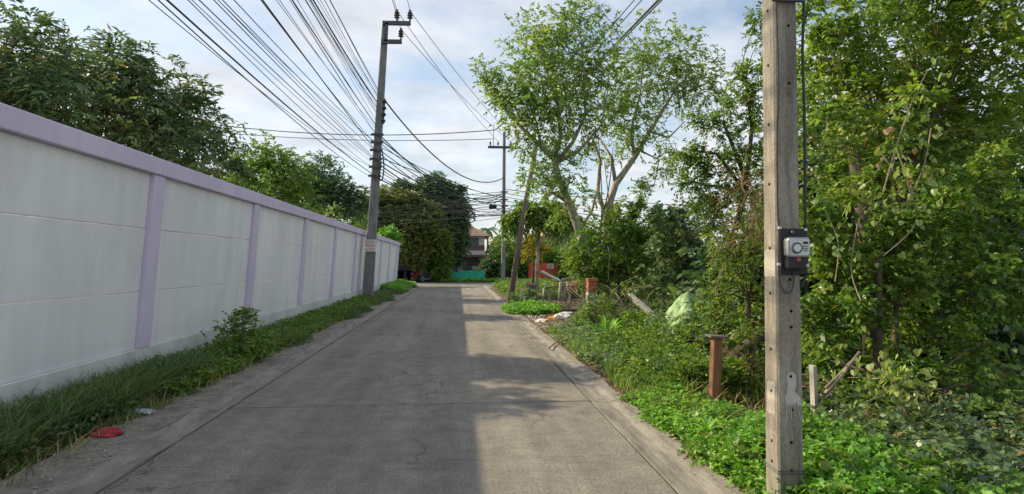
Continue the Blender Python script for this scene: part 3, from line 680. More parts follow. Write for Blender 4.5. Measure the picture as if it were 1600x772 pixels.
# ---------------------------------------------------------------- trees at the junction
GJ = 'trees beyond the cross street'
tree_px('round_tree', 'rounded olive green tree beyond the end of the white wall', (-5.2, 53, 0), [([(-5.2, 53, 0), (-5.1, 53, 3), (-5, 53, 4.5)], (.24, .14)), ([(-4.6, 53, 0), (-4.4, 53, 3.2)], (.16, .1))],
        [(600, 325, 26, 0, 1, 1), (625, 335, 28, 0, 1, 1), (650, 345, 28, 0, 1, 1), (640, 325, 22, 0, 1, 1), (665, 365, 26, -1, 1, 1), (610, 355, 28, 0, 1, 1), (640, 375, 28, -1, 1, 1), (580, 345, 24, 0, 1, 1), (670, 340, 20, 0, 1, 1), (615, 385, 20, -1, 1, 1), (655, 392, 18, -1, 1, 1)], 'l_olive', 52,
        seed=9, per=170, sub=10, L=.45, n=9, ll=.24, lw=.1, group=GJ, fill=.3, branch_r=.06)
tree_px('dark_tree', 'tallest dark green tree at the far junction with a pointed crown', (-1.9, 57, 0), [([(-1.9, 57, 0), (-1.9, 57, 4), (-1.8, 57, 8)], (.26, .1)), ([(-1.3, 57, 0), (-1, 57, 5)], (.18, .1))],
        [(682, 290, 15, 0, 1, 1.3), (665, 300, 18, 0, 1, 1.2), (682, 315, 24, 0, 1, 1), (705, 305, 16, 0, 1, 1.2), (632, 298, 14, 0, 1, 1.2), (648, 310, 14, 0, 1, 1.1), (712, 330, 20, 0, 1, 1), (690, 345, 28, 0, 1, 1), (716, 355, 17, 0, 1, 1), (701, 378, 25, -1, 1, 1), (719, 375, 12, 0, 1, 1), (680, 375, 24, -1, 1, 1), (710, 395, 13, 0, 1, 1), (712, 318, 12, 0, 1, 1)], 'l_dark', 56,
        seed=10, per=160, sub=10, L=.45, n=9, ll=.25, lw=.11, group=GJ, fill=.3, branch_r=.06)
tree_px('vine_trunk', 'vine smothered trunk with lime edges under the dark trees at the junction', (-1.35, 51.6, 0), [([(-1.35, 51.6, 0), (-1.2, 51.6, 5)], (.2, .12))],
        [(688, 420, 13, 0, 1, 1.6), (690, 405, 13, 0, 1, 1.6), (694, 390, 12, 0, 1, 1.6), (690, 432, 12, 0, 1, 1.6), (678, 425, 9, 0, 1, 1.6), (676, 402, 12, 0, 1, 1.6), (696, 372, 10, 0, 1, 1.6)], 'l_mid', 51.5, seed=12, per=150, sub=18, L=.3, n=8, ll=.2, lw=.09, fill=.3)
for i, (px, py, r, Y, lf, lb_) in enumerate(((774, 408, 17, 58, 'l_dark', 'dark rounded bush right of the turquoise fence'), (800, 390, 24, 58, 'l_mid', 'mid green bush behind the T pole'), (815, 408, 18, 53, 'l_hedge', 'bushy shrub between the T pole and the red hoarding'),
        (776, 385, 12, 64, 'l_olive', 'olive bush beside the far pinkish house'), (880, 405, 18, 53, 'l_hedge', 'leafy bush in front of the tan roofed house'), (905, 400, 24, 50, 'l_mid', 'bright bush at the right end of the red hoarding'),
        (862, 396, 14, 54, 'l_mid', 'green bush just above the red hoarding'), (930, 380, 28, 46, 'l_hedge', 'tall bush behind the pale leaning trunk'), (980, 375, 30, 44, 'l_dark', 'dark bush at the back of the overgrown lot'), (1050, 370, 36, 42, 'l_dark', 'wide dark bush far behind the thicket'), (835, 385, 14, 60, 'l_olive', 'olive bush left of the tan roofed house'))):
    bp = P(px, py, Y); s = r/FPX*Y
    plant('bush', lb_, 'bush', (bp[0], bp[1], 0), [([(bp[0], bp[1], 0), (bp[0], bp[1], bp[2])], (.08, .05))], [(bp[0], bp[1], bp[2], s, s, s*.9), (bp[0]-s*.5, bp[1], max(.6, bp[2]-s*.9), s*.9, s, s*.9), (bp[0]+s*.5, bp[1], max(.6, bp[2]-s*.9), s*.9, s, s*.9), (bp[0], bp[1], .6, s*1.1, s, .7)],
          lf, seed=30+i, per=150, sub=14, L=.4, n=8, ll=.22, lw=.10, fill=.25)
# palm behind the far house
pb = P(762, 358, 80); pt = thing('palm_tree', 'small distant palm rising beside the far pinkish house roof', 'palm', (pb[0], 80, 0))
MB().tube([(pb[0], 80, 0), tuple(pb)], (.16, .11), 7).build('trunk', 'bark_dark', pt)
for k in range(16):
    a = 2*math.pi*k/16+.2; el = rnd.uniform(-.1, .8); d = np.array([math.cos(a), math.sin(a), el]); Lf = 1.5
    mid = [pb+d*Lf*t-np.array([0, 0, 1.0])*t*t*1.3 for t in np.linspace(0, 1, 6)]; vv = []
    sd_ = np.array([-d[1], d[0], 0])
    for i, m_ in enumerate(mid): wq = .22*math.sin(math.pi*(.15+.8*i/5)); vv += [m_+sd_*wq-np.array([0, 0, .12]), m_, m_-sd_*wq-np.array([0, 0, .12])]
    MB().add(vv, [(i*3+j, i*3+j+1, i*3+j+4, i*3+j+3) for i in range(5) for j in (0, 1)]).build('frond', 'l_dark', pt)
print('back trees ok')

# ================================================================== FAR HOUSES, FENCES, SHED
hs = thing('house', 'pinkish two storey house with a brown tiled hip roof beyond the turquoise fence', 'house', (-1.5, 66, 0))
X0, X1, Y0, Y1 = -7.0, P(757, 400, 62)[0], 62, 70
ze = P(745, 369, 62)[2]; zm = P(745, 398, 62)[2]
MB().box(X0, X1, Y0, Y1, zm, ze).build('upper_wall', 'render_white', hs)
MB().box(X0+.1, X1+.3, Y0+.3, Y1, 0, zm-.003).build('lower_wall', 'render_white', hs)
MB().box(X0-.2, X1+.5, Y0-1.0, Y0+.295, zm-.25, zm-.05).build('awning', 'roof_red', hs)
MB().box(X0, X1+.02, Y0-.04, Y0-.002, P(745, 389, 62)[2]-.15, P(745, 389, 62)[2]+.4).build('brown_band', 'roof_red', hs)
zr = P(747, 352, 65)[2]; xm = X1-2.2
MB().add([(X0-.5, Y0-.6, ze), (X1+.6, Y0-.6, ze), (X1+.6, Y1+.6, ze), (X0-.5, Y1+.6, ze), (X0+3, 66, zr+.5), (xm, 66, zr+.5)], [(0, 1, 5, 4), (1, 2, 5), (2, 3, 4, 5), (3, 0, 4), (3, 2, 1, 0)]).build('roof', 'roof_red', hs)
for k, (xa, xb) in enumerate(((P(722, 410, 62)[0], P(752, 410, 62)[0]), (X0+.6, P(716, 410, 62)[0]))):
    for j in range(6):
        zz = .5+j*.36; MB().box(xa, xb, Y0+.22, Y0+.298, zz, zz+.33).build('shutter_slat', 'shutter', hs)
for px in (741, 728):
    c = P(px, 379, 62); fr = MB().box(c[0]-.45, c[0]+.45, Y0-.06, Y0-.001, c[2]-.45, c[2]+.45).build('window', 'shutter', hs); MB().box(c[0]-.38, c[0]+.38, Y0-.09, Y0-.062, c[2]-.38, c[2]+.38).build('pane', 'glass', fr)
c = P(742, 419, 61.9); MB().box(c[0]-.3, c[0]+.3, Y0+.1, Y0+.2, c[2]-.15, c[2]+.2).build('notice', 'white', hs)

h2 = thing('house', 'white walled house with a tan gabled roof behind the feathery trees', 'house', (12, 64, 0))
xa, xb = P(845, 390, 60)[0], P(935, 390, 60)[0]; z2 = P(880, 376, 60)[2]; ap = P(876, 342, 60)
MB().box(xa, xb, 60, 70, 0, z2).build('wall', 'render_white', h2)
MB().add([(xa-.6, 59.4, z2-.2), (xb+.6, 59.4, z2-.2), (ap[0]+.3, 59.4, ap[2]), (xa-.6, 70.6, z2-.2), (xb+.6, 70.6, z2-.2), (ap[0]+.3, 70.6, ap[2])], [(0, 1, 2), (3, 5, 4), (0, 2, 5, 3), (1, 4, 5, 2), (0, 3, 4, 1)]).build('roof', 'roof_tan', h2)
for px in (866, 893):
    c = P(px, 385, 60); fr = MB().box(c[0]-.7, c[0]+.7, 59.9, 59.999, c[2]-.5, c[2]+.5).build('window', 'white', h2); MB().box(c[0]-.58, c[0]-.03, 59.86, 59.898, c[2]-.4, c[2]+.4).build('pane', 'glass', fr); MB().box(c[0]+.03, c[0]+.58, 59.86, 59.898, c[2]-.4, c[2]+.4).build('pane', 'glass', fr)

tf = thing('sheet_fence', 'bright turquoise corrugated sheet fence in front of the pinkish house', 'fence', (P(730, 430, 53)[0], 53, 0))
a = P(705, 423, 53); b = P(757, 436, 53); nsh = 6
for k in range(nsh):
    xs = a[0]+(b[0]-a[0])*k/nsh; wd = (b[0]-a[0])/nsh-.02; ztop = (a[2]-.12 if k < 2 else a[2]); mb = MB(); m_ = 10
    vv = []
    for i in range(m_+1): x = xs+wd*i/m_; y = 53+.025*(1 if i % 2 else -1)+rnd.uniform(-.003, .003); vv += [(x, y, .06), (x, y, ztop), (x, y+.008, .06), (x, y+.008, ztop)]
    for i in range(m_): q = i*4; mb.f += [(q, q+4, q+5, q+1), (q+2, q+3, q+7, q+6), (q+1, q+5, q+7, q+3), (q, q+2, q+6, q+4)]
    mb.v = vv; mb.build('sheet', 'sheet_green', tf)
for k in range(4):
    x = a[0]+(b[0]-a[0])*k/3; MB().box(x-.04, x+.04, 53.05, 53.13, 0, a[2]+.1).build('post', 'wood_grey', tf)

rf = thing('hoarding', 'red sheet hoarding with a small white notice behind the rubbish heap', 'fence', (P(853, 425, 51.5)[0], 51.5, 0))
a = P(826, 411, 51.5); b = P(877, 425, 51.5)
for k in range(5):
    xs = a[0]+(b[0]-a[0])*k/5; MB().box(xs+.01, xs+(b[0]-a[0])/5-.01, 51.48+.02*(k % 2), 51.5+.02*(k % 2), .3, a[2]+rnd.uniform(-.03, .03)).build('sheet', 'hoard_red', rf)
    MB().box(xs-.04, xs+.04, 51.53, 51.6, 0, a[2]-.05).build('post', 'wood_old', rf)
c = P(860, 416, 51.4); MB().box(c[0]-.28, c[0]+.28, 51.42, 51.45, c[2]-.2, c[2]+.2).build('notice', 'white', rf)
for j in range(3): MB().box(c[0]-.2, c[0]+.2-.07*j, 51.412, 51.419, c[2]+.09-.1*j, c[2]+.13-.1*j).build('printed_line', 'iron', rf)

sh = thing('shed', 'dark open fronted tin shed under the trees beyond the wall end', 'shed', (-4.2, 54, 0))
xa, xb = P(612, 420, 52)[0], P(682, 420, 52)[0]
MB().box(xa, xb, 55.4, 55.5, 0, 2.6).build('back_wall', 'dark_blue', sh); MB().box(xa-.1, xa, 51.6, 55.5, 0, 2.5).build('side_wall', 'dark_blue', sh)
MB().add([(xa-.4, 51.2, 2.3), (xb+.3, 51.2, 2.3), (xb+.3, 56, 2.75), (xa-.4, 56, 2.75), (xa-.4, 51.2, 2.38), (xb+.3, 51.2, 2.38), (xb+.3, 56, 2.83), (xa-.4, 56, 2.83)], [(0, 3, 2, 1), (4, 5, 6, 7), (0, 1, 5, 4), (1, 2, 6, 5), (2, 3, 7, 6), (3, 0, 4, 7)]).build('roof', 'dark_blue', sh)
for x in (xa+.05, (xa+xb)/2, xb-.05): MB().box(x-.05, x+.05, 51.5, 51.6, 0, 2.32).build('post', 'wood_old', sh)
MB().box(xa, (xa+xb)/2-.06, 51.62, 51.66, .95, 1.9).build('tarpaulin', 'dark_blue', sh)
MB().box((xa+xb)/2+.2, (xa+xb)/2+.65, 54.9, 55.38, .0, 1.7).build('cupboard', 'white', sh)
def motorbike(x, y, rz, label, mat='bike_red'):
    t = thing('motorcycle', label, 'motorcycle', (x, y, 0), rz, 'motorcycles parked by the shed')
    def W(xc, nm):
        wv = MB(); ring = [(xc+.27*math.cos(a), 0, .29+.27*math.sin(a)) for a in np.linspace(0, 2*math.pi, 19)]; wv.tube(ring, .045, 6, False); o = wv.build(nm, 'rubber', t, world=False)
        h = MB().lathe([(.05, -.05), (.05, .05)], (xc, 0, .29), 8, 'y')
        for k in range(6): a = math.pi*k/3; h.tube([(xc, 0, .29), (xc+.25*math.cos(a), 0, .29+.25*math.sin(a))], .012, 4, False)
        h.build('rim', 'steel', o, world=False)
    W(-.6, 'wheel'); W(.62, 'wheel')
    MB().prism([(-.62, .62), (-.3, .42), (.15, .36), (.42, .55), (.5, .95), (.42, .98), (.28, .6), (.0, .56), (-.1, .70), (-.7, .76)], -.11, .11).build('body', mat, t, bevel=.03, world=False)
    MB().prism([(-.68, .76), (-.08, .72), (.0, .76), (-.1, .82), (-.7, .86)], -.12, .12).build('seat', 'black', t, bevel=.02, world=False)
    MB().tube([(.62, 0, .29), (.46, 0, .98)], .035, 6).build('fork', 'steel', t, world=False)
    MB().tube([(.36, -.33, 1.04), (.44, -.12, 1.0), (.44, .12, 1.0), (.36, .33, 1.04)], .016, 6).build('handlebar', 'black', t, world=False)
    MB().lathe([(.07, -.03), (.09, .05), (.05, .08)], (.50, 0, .9), 8, 'x').build('headlight', 'white', t, world=False)
    MB().prism([(-.25, .22), (.15, .22), (.2, .42), (-.2, .45)], -.1, .1).build('engine', 'iron', t, bevel=.02, world=False)
    MB().tube([(-.7, -.12, .3), (-.1, -.13, .24)], .04, 7).build('exhaust', 'steel', t, world=False)
    return t
q = P(649, 430, 51); motorbike(q[0], 50.95, R(70), 'dark red motorcycle parked nose out in front of the tin shed')
q = P(672, 430, 51); motorbike(q[0], 51.1, R(20), 'black motorcycle parked side on beside the vine smothered trunk', 'black')
q = P(633, 428, 51); motorbike(q[0], 51.2, R(95), 'motorcycle tucked against the wall end under the shed tarpaulin', 'black')
print('houses ok')

# ================================================================== FEATHERY TREES (main trees, centre right)
YT = 16.0
def PT(px, py, dy=0.): return P(px, py, YT+dy)
f1 = [([P(926, 480, 16), PT(918, 420), PT(908, 370), PT(893, 325), PT(872, 275), PT(866, 248)], [.16, .135, .12, .105, .095, .085]),
      ([PT(866, 248), PT(845, 228), PT(820, 205), PT(795, 178, .3), PT(780, 150, .5), PT(757, 122, .5)], (.075, .014)),
      ([PT(866, 250), PT(876, 215), PT(872, 165), PT(852, 105), PT(845, 60)], (.07, .018)),
      ([PT(868, 255), PT(895, 222), PT(915, 180), PT(912, 110), PT(905, 30)], (.065, .014)),
      ([PT(868, 255), PT(905, 235), PT(940, 195), PT(950, 140)], (.055, .016)),
      ([PT(893, 320), PT(862, 300), PT(848, 318, -.4)], (.05, .02)), ([PT(905, 360), PT(925, 330), PT(935, 290)], (.05, .02)),
      ([PT(845, 228), PT(838, 190), PT(822, 150)], (.04, .014))]
lob1 = [(850, 45, 32, 0), (832, 80, 34, 0), (868, 80, 34, .4), (880, 28, 20, 0), (818, 118, 28, 0), (850, 120, 40, -.4), (895, 100, 34, .3), (925, 75, 26, 0), (912, 22, 24, 0), (945, 30, 18, 0), (790, 145, 22, 0), (757, 108, 9, 0), (766, 130, 9, 0), (775, 140, 10, 0), (805, 165, 28, 0),
        (845, 170, 38, -.3), (888, 150, 38, 0), (925, 130, 32, .3), (860, 205, 28, -.3), (905, 195, 28, 0), (800, 195, 18, 0), (855, 290, 22, -.3), (895, 270, 14, 0), (840, 262, 14, 0), (942, 110, 24, 0), (915, 300, 16, 0), (868, 300, 20, -.4), (838, 292, 16, -.3), (885, 325, 16, -.5), (850, 240, 16, 0), (905, 240, 16, .3), (955, 175, 24, 0), (880, 232, 16, 0), (820, 225, 12, 0)]
plant('flowering_tree', 'pale barked feathery tree with blossom leaning left over the lane', 'tree', (f1[0][0][0][0], 16, -.1), f1, [B(x, y, r, YT, d) for x, y, r, d in lob1], 'l_flower', 'bark', seed=21, per=135, sub=26, L=.30, n=10, ll=.105, lw=.052, droop=.3, group='feathery trees in the lot',
      spread=.46, fill=.2, branch_r=.018, extra=[('blossom', 'flower', 170, .05, .03)])
f2 = [([P(948, 470, 17), P(945, 400, 17), P(946, 338, 17), P(962, 288, 17), P(992, 245, 17), P(1015, 205, 17), P(1040, 165, 17), P(1062, 130, 17)], [.13, .12, .11, .10, .08, .065, .045, .02]),
      ([P(946, 335, 17), P(934, 300, 17), P(938, 250, 17), P(925, 215, 17)], (.07, .03)), ([P(962, 288, 17), P(955, 245, 17), P(935, 215, 17.3)], (.06, .03)), ([P(992, 245, 17), P(985, 205, 17), P(1000, 150, 17), P(1008, 60, 17)], (.06, .014)),
      ([P(1015, 205, 17), P(1045, 215, 17), P(1070, 190, 17)], (.04, .015)), ([P(1062, 130, 17), P(1100, 120, 17), P(1128, 130, 17)], (.025, .01)), ([P(1000, 235, 17), P(1030, 250, 17), P(1022, 290, 17)], (.03, .01))]
lob2 = [(985, 95, 26, 0), (1008, 35, 16, 0), (1000, 70, 18, 0), (1030, 85, 28, 0), (1060, 75, 26, 0), (1078, 100, 28, 0), (1100, 118, 22, 0), (1125, 135, 12, 0), (1045, 120, 32, 0), (1015, 130, 28, 0), (980, 140, 28, 0), (1080, 135, 24, 0), (1065, 155, 20, 0), (975, 190, 28, 0), (1005, 185, 26, 0), (1028, 215, 15, 0), (1040, 245, 10, 0), (1035, 262, 8, 0), (1018, 290, 11, 0),
        (950, 225, 20, 0), (980, 222, 16, 0), (1105, 150, 12, 0), (960, 160, 20, 0), (1003, 300, 7, 0), (970, 330, 12, 0)]
plant('flowering_tree', 'grey barked feathery tree behind, forking right toward the thicket', 'tree', (P(948, 470, 17)[0], 17, 0), f2, [B(x, y, r, 17, d) for x, y, r, d in lob2], 'l_flower', 'bark', seed=22, per=125, sub=26, L=.30, n=10, ll=.10, lw=.05, droop=.4, group='feathery trees in the lot',
      spread=.46, fill=.2, branch_r=.017, extra=[('blossom', 'flower', 170, .05, .03)])
# sapling with drooping palmate crown
sb = G(838, 468); ys = sb[1]
plant('papaya_like_tree', 'slender tree with a flat drooping leafy crown right of the leaning timber pole', 'tree', (sb[0], ys, 0), [([(sb[0], ys, -.1), P(840, 400, ys), P(842, 345, ys)], (.10, .06)), ([P(842, 345, ys), P(820, 335, ys)], (.04, .02)), ([P(842, 345, ys), P(870, 335, ys)], (.04, .02))],
      [B(x, y, r, ys, d, 1, 1.2) for x, y, r, d in ((842, 325, 14, 0), (822, 330, 14, 0), (864, 330, 14, 0), (806, 345, 9, 0), (882, 345, 10, 0), (845, 348, 10, 0), (806, 332, 11, 0), (884, 334, 11, 0), (896, 345, 8, 0), (796, 342, 8, 0))], 'l_mid', 'bark', seed=23, per=260, sub=30, L=.4, n=9, ll=.2, lw=.085, droop=1.1, fill=.3)
c = P(833, 383, 30); plant('croton_shrub', 'yellow leaved shrub beyond the slender drooping tree', 'shrub', (c[0], 30, 0), [([(c[0], 30, 0), tuple(c)], (.06, .03))], [B(x, y, r, 30, 0, 1, 1.5) for x, y, r in ((825, 388, 10), (838, 378, 11), (847, 390, 9), (830, 372, 8))], 'l_yellow', seed=24, per=110, sub=20, L=.28, n=7, ll=.18, lw=.09, fill=.3)
print('feathery ok')

# ================================================================== THICKET ON THE RIGHT
def shrub(label, lobes, Y, leaf, seed, name='shrub', base=None, **k):
    jz = k.pop('jz', 0); rj = random.Random(seed)
    bl = [B(x, y, r, Y, *(l or (rj.uniform(-jz, jz),))) for x, y, r, *l in lobes]
    bx_ = sum(b[0] for b in bl)/len(bl) if base is None else base[0]; by = Y if base is None else base[1]
    top = max(b[2] for b in bl)
    tr = k.pop('trunks', None) or [([(bx_, by, -.1), (bx_+.05, by, top*.5)], (.06, .03))]
    d = dict(per=130, sub=18, L=.22, n=9, ll=.075, lw=.042, fill=.3, branch_r=.016); d.update(k)
    return plant(name, label, d.pop('cat', 'shrub'), (bx_, by, 0), tr, bl, leaf, seed=seed, **d)
shrub('broad mid green bush behind the dead twigs in the lot', [(945, 365, 30), (975, 350, 28), (1005, 345, 26), (935, 400, 32), (975, 395, 36), (1010, 385, 34), (950, 435, 28), (985, 430, 30), (925, 440, 20), (915, 385, 18), (905, 420, 16), (1015, 425, 28), (960, 340, 16), (1000, 330, 12), (960, 462, 20)], 14.5, 'l_hedge', 41, per=150, sub=16, ll=.10, lw=.055)
shrub('dark green bush behind the green tarpaulin mound', [(1050, 360, 30), (1080, 350, 26), (1035, 390, 32), (1070, 390, 34), (1095, 375, 26), (1045, 430, 32), (1080, 430, 32), (1030, 345, 14), (1105, 410, 22), (1060, 335, 12), (1020, 450, 22), (1110, 345, 16)], 13.0, 'l_mango', 42, per=150, sub=16, ll=.10, lw=.055)
# arching tree left of the near pole
ar = [([(4.1, 9.2, -.1), (4.0, 9.1, 1.2), P(1165, 300, 9.0), P(1175, 200, 9)], (.06, .03)), ([P(1165, 300, 9), P(1120, 240, 9), P(1065, 232, 9)], (.035, .008)), ([P(1165, 280, 9), P(1130, 190, 9), P(1090, 185, 9.2)], (.035, .008)), ([P(1175, 200, 9), P(1165, 120, 9), P(1145, 112, 9)], (.03, .008)), ([P(1165, 300, 9), P(1110, 290, 9), P(1070, 282, 9)], (.03, .008))]
shrub('arching tree with long leafy sprays against the sky beside the near pole', [(1160, 270, 34), (1130, 270, 24), (1110, 300, 24), (1170, 215, 26), (1150, 240, 26), (1090, 265, 14), (1065, 232, 7), (1080, 238, 8), (1100, 244, 10), (1118, 250, 12), (1130, 200, 12), (1108, 192, 8), (1092, 186, 6), (1175, 155, 18), (1160, 148, 12), (1148, 112, 7), (1162, 118, 9), (1178, 125, 11), (1190, 60, 14), (1185, 30, 10), (1072, 282, 7), (1088, 286, 9),
        (1140, 320, 30), (1180, 320, 34), (1120, 340, 22), (1190, 260, 30), (1130, 165, 7), (1185, 100, 12), (1095, 312, 12), (1160, 192, 12)], 9.0, 'l_hedge', 43, name='arching_tree', cat='tree', base=(4.1, 9.2), trunks=ar, per=300, sub=44, L=.22, n=11, ll=.052, lw=.032, droop=.2, branch_r=.012)
shrub('yellow green shrub with dry vine stems left of the near pole', [(1170, 370, 32), (1195, 390, 34), (1150, 385, 26), (1180, 420, 34), (1150, 430, 28), (1130, 405, 20), (1185, 345, 22), (1155, 465, 26), (1125, 450, 20), (1185, 470, 26), (1205, 430, 26), (1130, 375, 14)], 8.0, 'l_yel', 44, per=190, sub=40, ll=.05, lw=.03, L=.18)
shrub('dark shrub around the hollow behind the brown post', [(1140, 500, 24), (1165, 505, 22), (1190, 500, 20), (1085, 500, 24, .6), (1085, 540, 26, .4), (1060, 560, 24, .3), (1120, 490, 22), (1200, 545, 14), (1110, 530, 16, .8), (1040, 530, 22, .6)], 8.2, 'l_hedge', 45, per=190, sub=40, ll=.05, lw=.03, L=.16)
shrub('yellow green bush between the strap leaved plant and the brown post', [(1000, 535, 20), (1025, 525, 22), (1050, 545, 20), (1010, 555, 18), (1065, 525, 16, .4)], 9.3, 'l_yel', 49, per=190, sub=44, ll=.055, lw=.034, L=.16)
shrub('low tangled bush at the foot of the brick stump', [(915, 475, 12), (932, 478, 13), (905, 488, 12), (925, 492, 14), (945, 480, 12)], 12.4, 'l_hedge', 55, per=200, sub=50, ll=.06, lw=.035, L=.16)
shrub('leafy bush hiding the foot of the slanting grey plank', [(975, 505, 18), (1000, 500, 16), (1020, 515, 16), (940, 520, 16), (925, 540, 14)], 11.3, 'l_mid', 50, per=170, sub=34, ll=.07, lw=.04, L=.18)
shrub('pale bluish bush at the foot of the green tarpaulin mound', [(1040, 505, 18), (1062, 524, 12), (1085, 528, 12), (1025, 500, 10)], 10.0, 'l_blue', 51, per=190, sub=44, ll=.06, lw=.035, L=.16)
shrub('yellow green trailing shrub right of the tarpaulin mound', [(1118, 480, 18), (1105, 505, 16), (1135, 455, 16), (1100, 470, 10), (1128, 430, 14)], 9.0, 'l_yel', 52, per=190, sub=44, ll=.055, lw=.034, L=.16)
shrub('sparse creeper trailing over the fallen trunk in the hollow', [(1150, 548, 10), (1172, 525, 12), (1188, 545, 9), (1160, 515, 9), (1185, 575, 7), (1180, 595, 6), (1138, 572, 7)], 7.25, 'l_hedge', 54, per=300, sub=80, ll=.05, lw=.03, L=.14, twigs=False)
# right of the near pole
shrub('tall leafy tree filling the top right corner behind the near pole', [(1290, 90, 50), (1350, 80, 55), (1410, 90, 60), (1470, 100, 60), (1280, 160, 44), (1335, 160, 55), (1395, 170, 58), (1455, 180, 60), (1300, 30, 34), (1345, 20, 40), (1400, 15, 45), (1460, 20, 50), (1268, 110, 20), (1278, 230, 50), (1340, 240, 60), (1410, 250, 60), (1520, 60, 60), (1530, 150, 70), (1580, 100, 70), (1600, 190, 60), (1500, 240, 70), (1280, 60, 16), (1270, 20, 14), (1570, 20, 60),
        (1380, -40, 50), (1470, -50, 60), (1560, -60, 60)], 7.6, 'l_yel', 46, jz=.5, name='leafy_tree', cat='tree', base=(5.6, 7.8), trunks=[([(5.6, 7.8, -.1), (5.5, 7.7, 1.5), (5.2, 7.6, 3.2)], (.13, .07)), ([(5.5, 7.7, 1.5), (6.3, 7.5, 3.6)], (.08, .04))], per=300, sub=36, L=.22, n=10, ll=.068, lw=.044, branch_r=.014)
shrub('dense dark green creeper bank right of the near pole', [(1285, 320, 40), (1335, 330, 45), (1385, 340, 45), (1290, 390, 40), (1340, 400, 45), (1390, 400, 45), (1300, 450, 40), (1350, 450, 42), (1400, 450, 42), (1290, 500, 36), (1340, 500, 40), (1390, 500, 40), (1270, 350, 30), (1450, 350, 50), (1450, 430, 50), (1450, 500, 50), (1520, 330, 60), (1520, 430, 60), (1590, 350, 60), (1600, 450, 60), (1310, 540, 26), (1420, 540, 34), (1500, 520, 50), (1345, 560, 34, .5), (1290, 560, 28, .8), (1385, 570, 30)], 6.4, 'l_hedge', 47, per=330, sub=34, ll=.07, lw=.048, L=.18, jz=.55, fill=.5)
shrub('shady undergrowth at the foot of the creeper bank', [(1305, 590, 26, 1.2), (1350, 600, 34), (1400, 610, 34), (1450, 600, 40), (1325, 640, 20, .6), (1510, 600, 50), (1570, 600, 50), (1500, 660, 40), (1285, 560, 20, 1.2), (1570, 540, 50), (1360, 660, 26), (1410, 665, 26), (1310, 700, 14), (1450, 690, 24)], 5.4, 'l_hedge', 48, per=260, sub=34, ll=.065, lw=.045, L=.16, jz=.4, fill=.5)
shrub('lime yellow creeper clumps hanging over the dark bank beside the meter', [(1300, 185, 16), (1320, 175, 14), (1268, 350, 14), (1275, 400, 16), (1285, 440, 15), (1325, 375, 18), (1345, 395, 15), (1300, 465, 16), (1395, 200, 18), (1430, 150, 18), (1440, 260, 14), (1360, 480, 16), (1270, 500, 14), (1350, 290, 14), (1500, 300, 24), (1560, 260, 24), (1420, 430, 16)], 5.95, 'l_yel', 53, per=420, sub=60, ll=.06, lw=.042, L=.16, jz=.2, twigs=False)
# dark-leaved masses added behind to close the bank and darken its inside and hollow
for i, (px, py, r, Y, lf, lb_) in enumerate(((1330, 300, 150, 10.5, 'l_dark', 'deep shaded foliage behind the creeper bank'), (1540, 300, 170, 10.5, 'l_dark', 'deep shaded foliage at the right edge behind the creeper bank'), (1170, 420, 70, 10.8, 'l_dark', 'deep shaded foliage behind the yellow green shrub'), (1170, 560, 75, 9.6, 'l_dark', 'added dark leaves standing in for shade in the hollow behind the brown post'), (1450, 480, 150, 9.0, 'l_dark', 'low shaded foliage behind the undergrowth'))):
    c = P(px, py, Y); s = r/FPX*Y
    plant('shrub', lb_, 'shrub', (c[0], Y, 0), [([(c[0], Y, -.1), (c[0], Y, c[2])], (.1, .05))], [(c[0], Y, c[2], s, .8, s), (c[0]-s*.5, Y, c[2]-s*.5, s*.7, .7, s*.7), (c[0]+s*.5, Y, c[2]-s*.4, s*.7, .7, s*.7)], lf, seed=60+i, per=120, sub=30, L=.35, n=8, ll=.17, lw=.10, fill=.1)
print('thicket ok')
# tangle of dry vines on the yellow shrub and bank
def tangle(name, label, cen, ext, n, mat, r=.006, seed=1, L=(.3, .9), droop=.3, cat='dead branches', seg=5):
    rt = random.Random(seed); cen = np.array(cen, float); mb = MB()
    for _ in range(n):
        a = cen+np.array([rt.gauss(0, .45)*ext[0], rt.gauss(0, .45)*ext[1], rt.uniform(-1, 1)*ext[2]]); l = rt.uniform(*L)
        d = np.array([rt.gauss(0, 1), rt.gauss(0, .7), rt.gauss(0, .6)]); d /= np.linalg.norm(d); pts = [a]
        for k in range(seg):
            d = d+np.array([rt.gauss(0, .25), rt.gauss(0, .25), rt.gauss(0, .2)-droop*.25]); d /= np.linalg.norm(d); q = pts[-1]+d*l/seg; q[2] = max(q[2], .03); pts.append(q)
        rr_ = r*rt.uniform(.6, 1.6); mb.tube(pts, (rr_, rr_*.4), 4, False)
    o = mb.build(name, mat); o.data.transform(__import__('mathutils').Matrix.Translation(-Vector(cen))); o.location = Vector(cen)
    return tag(o, label, cat, None, 'stuff')
tangle('dry_vines', 'tangle of dry tan vine stems hanging over the yellow green shrub', P(1165, 320, 7.7), (.35, .2, .5), 130, 'vine_dry', .005, 1, (.3, .8), 1.2, 'vines')
tangle('dry_vines', 'bare brown stems threading the creeper bank by the near pole', P(1330, 270, 6.3), (.8, .3, .8), 40, 'vine_dry', .003, 2, (.3, .8), .5, 'vines')
tangle('dead_twigs', 'heap of grey dead twigs in the middle of the rubbish strip', P(960, 470, 13), (1.1, .8, .28), 85, 'twig', .006, 3, (.4, 1.0), .5)
tangle('dead_twigs', 'scattered dry sticks beside the lane below the dead twig heap', P(890, 500, 14.5)*np.array([1, 1, 0])+np.array([0, 0, .15]), (.6, 1.4, .10), 90, 'twig', .008, 4, (.3, .7), .8)
tangle('dead_twigs', 'dry cut branches lying in the undergrowth right of the near pole', P(1350, 610, 5.7), (.5, .3, .10), 45, 'twig', .005, 5, (.3, .7), .6)
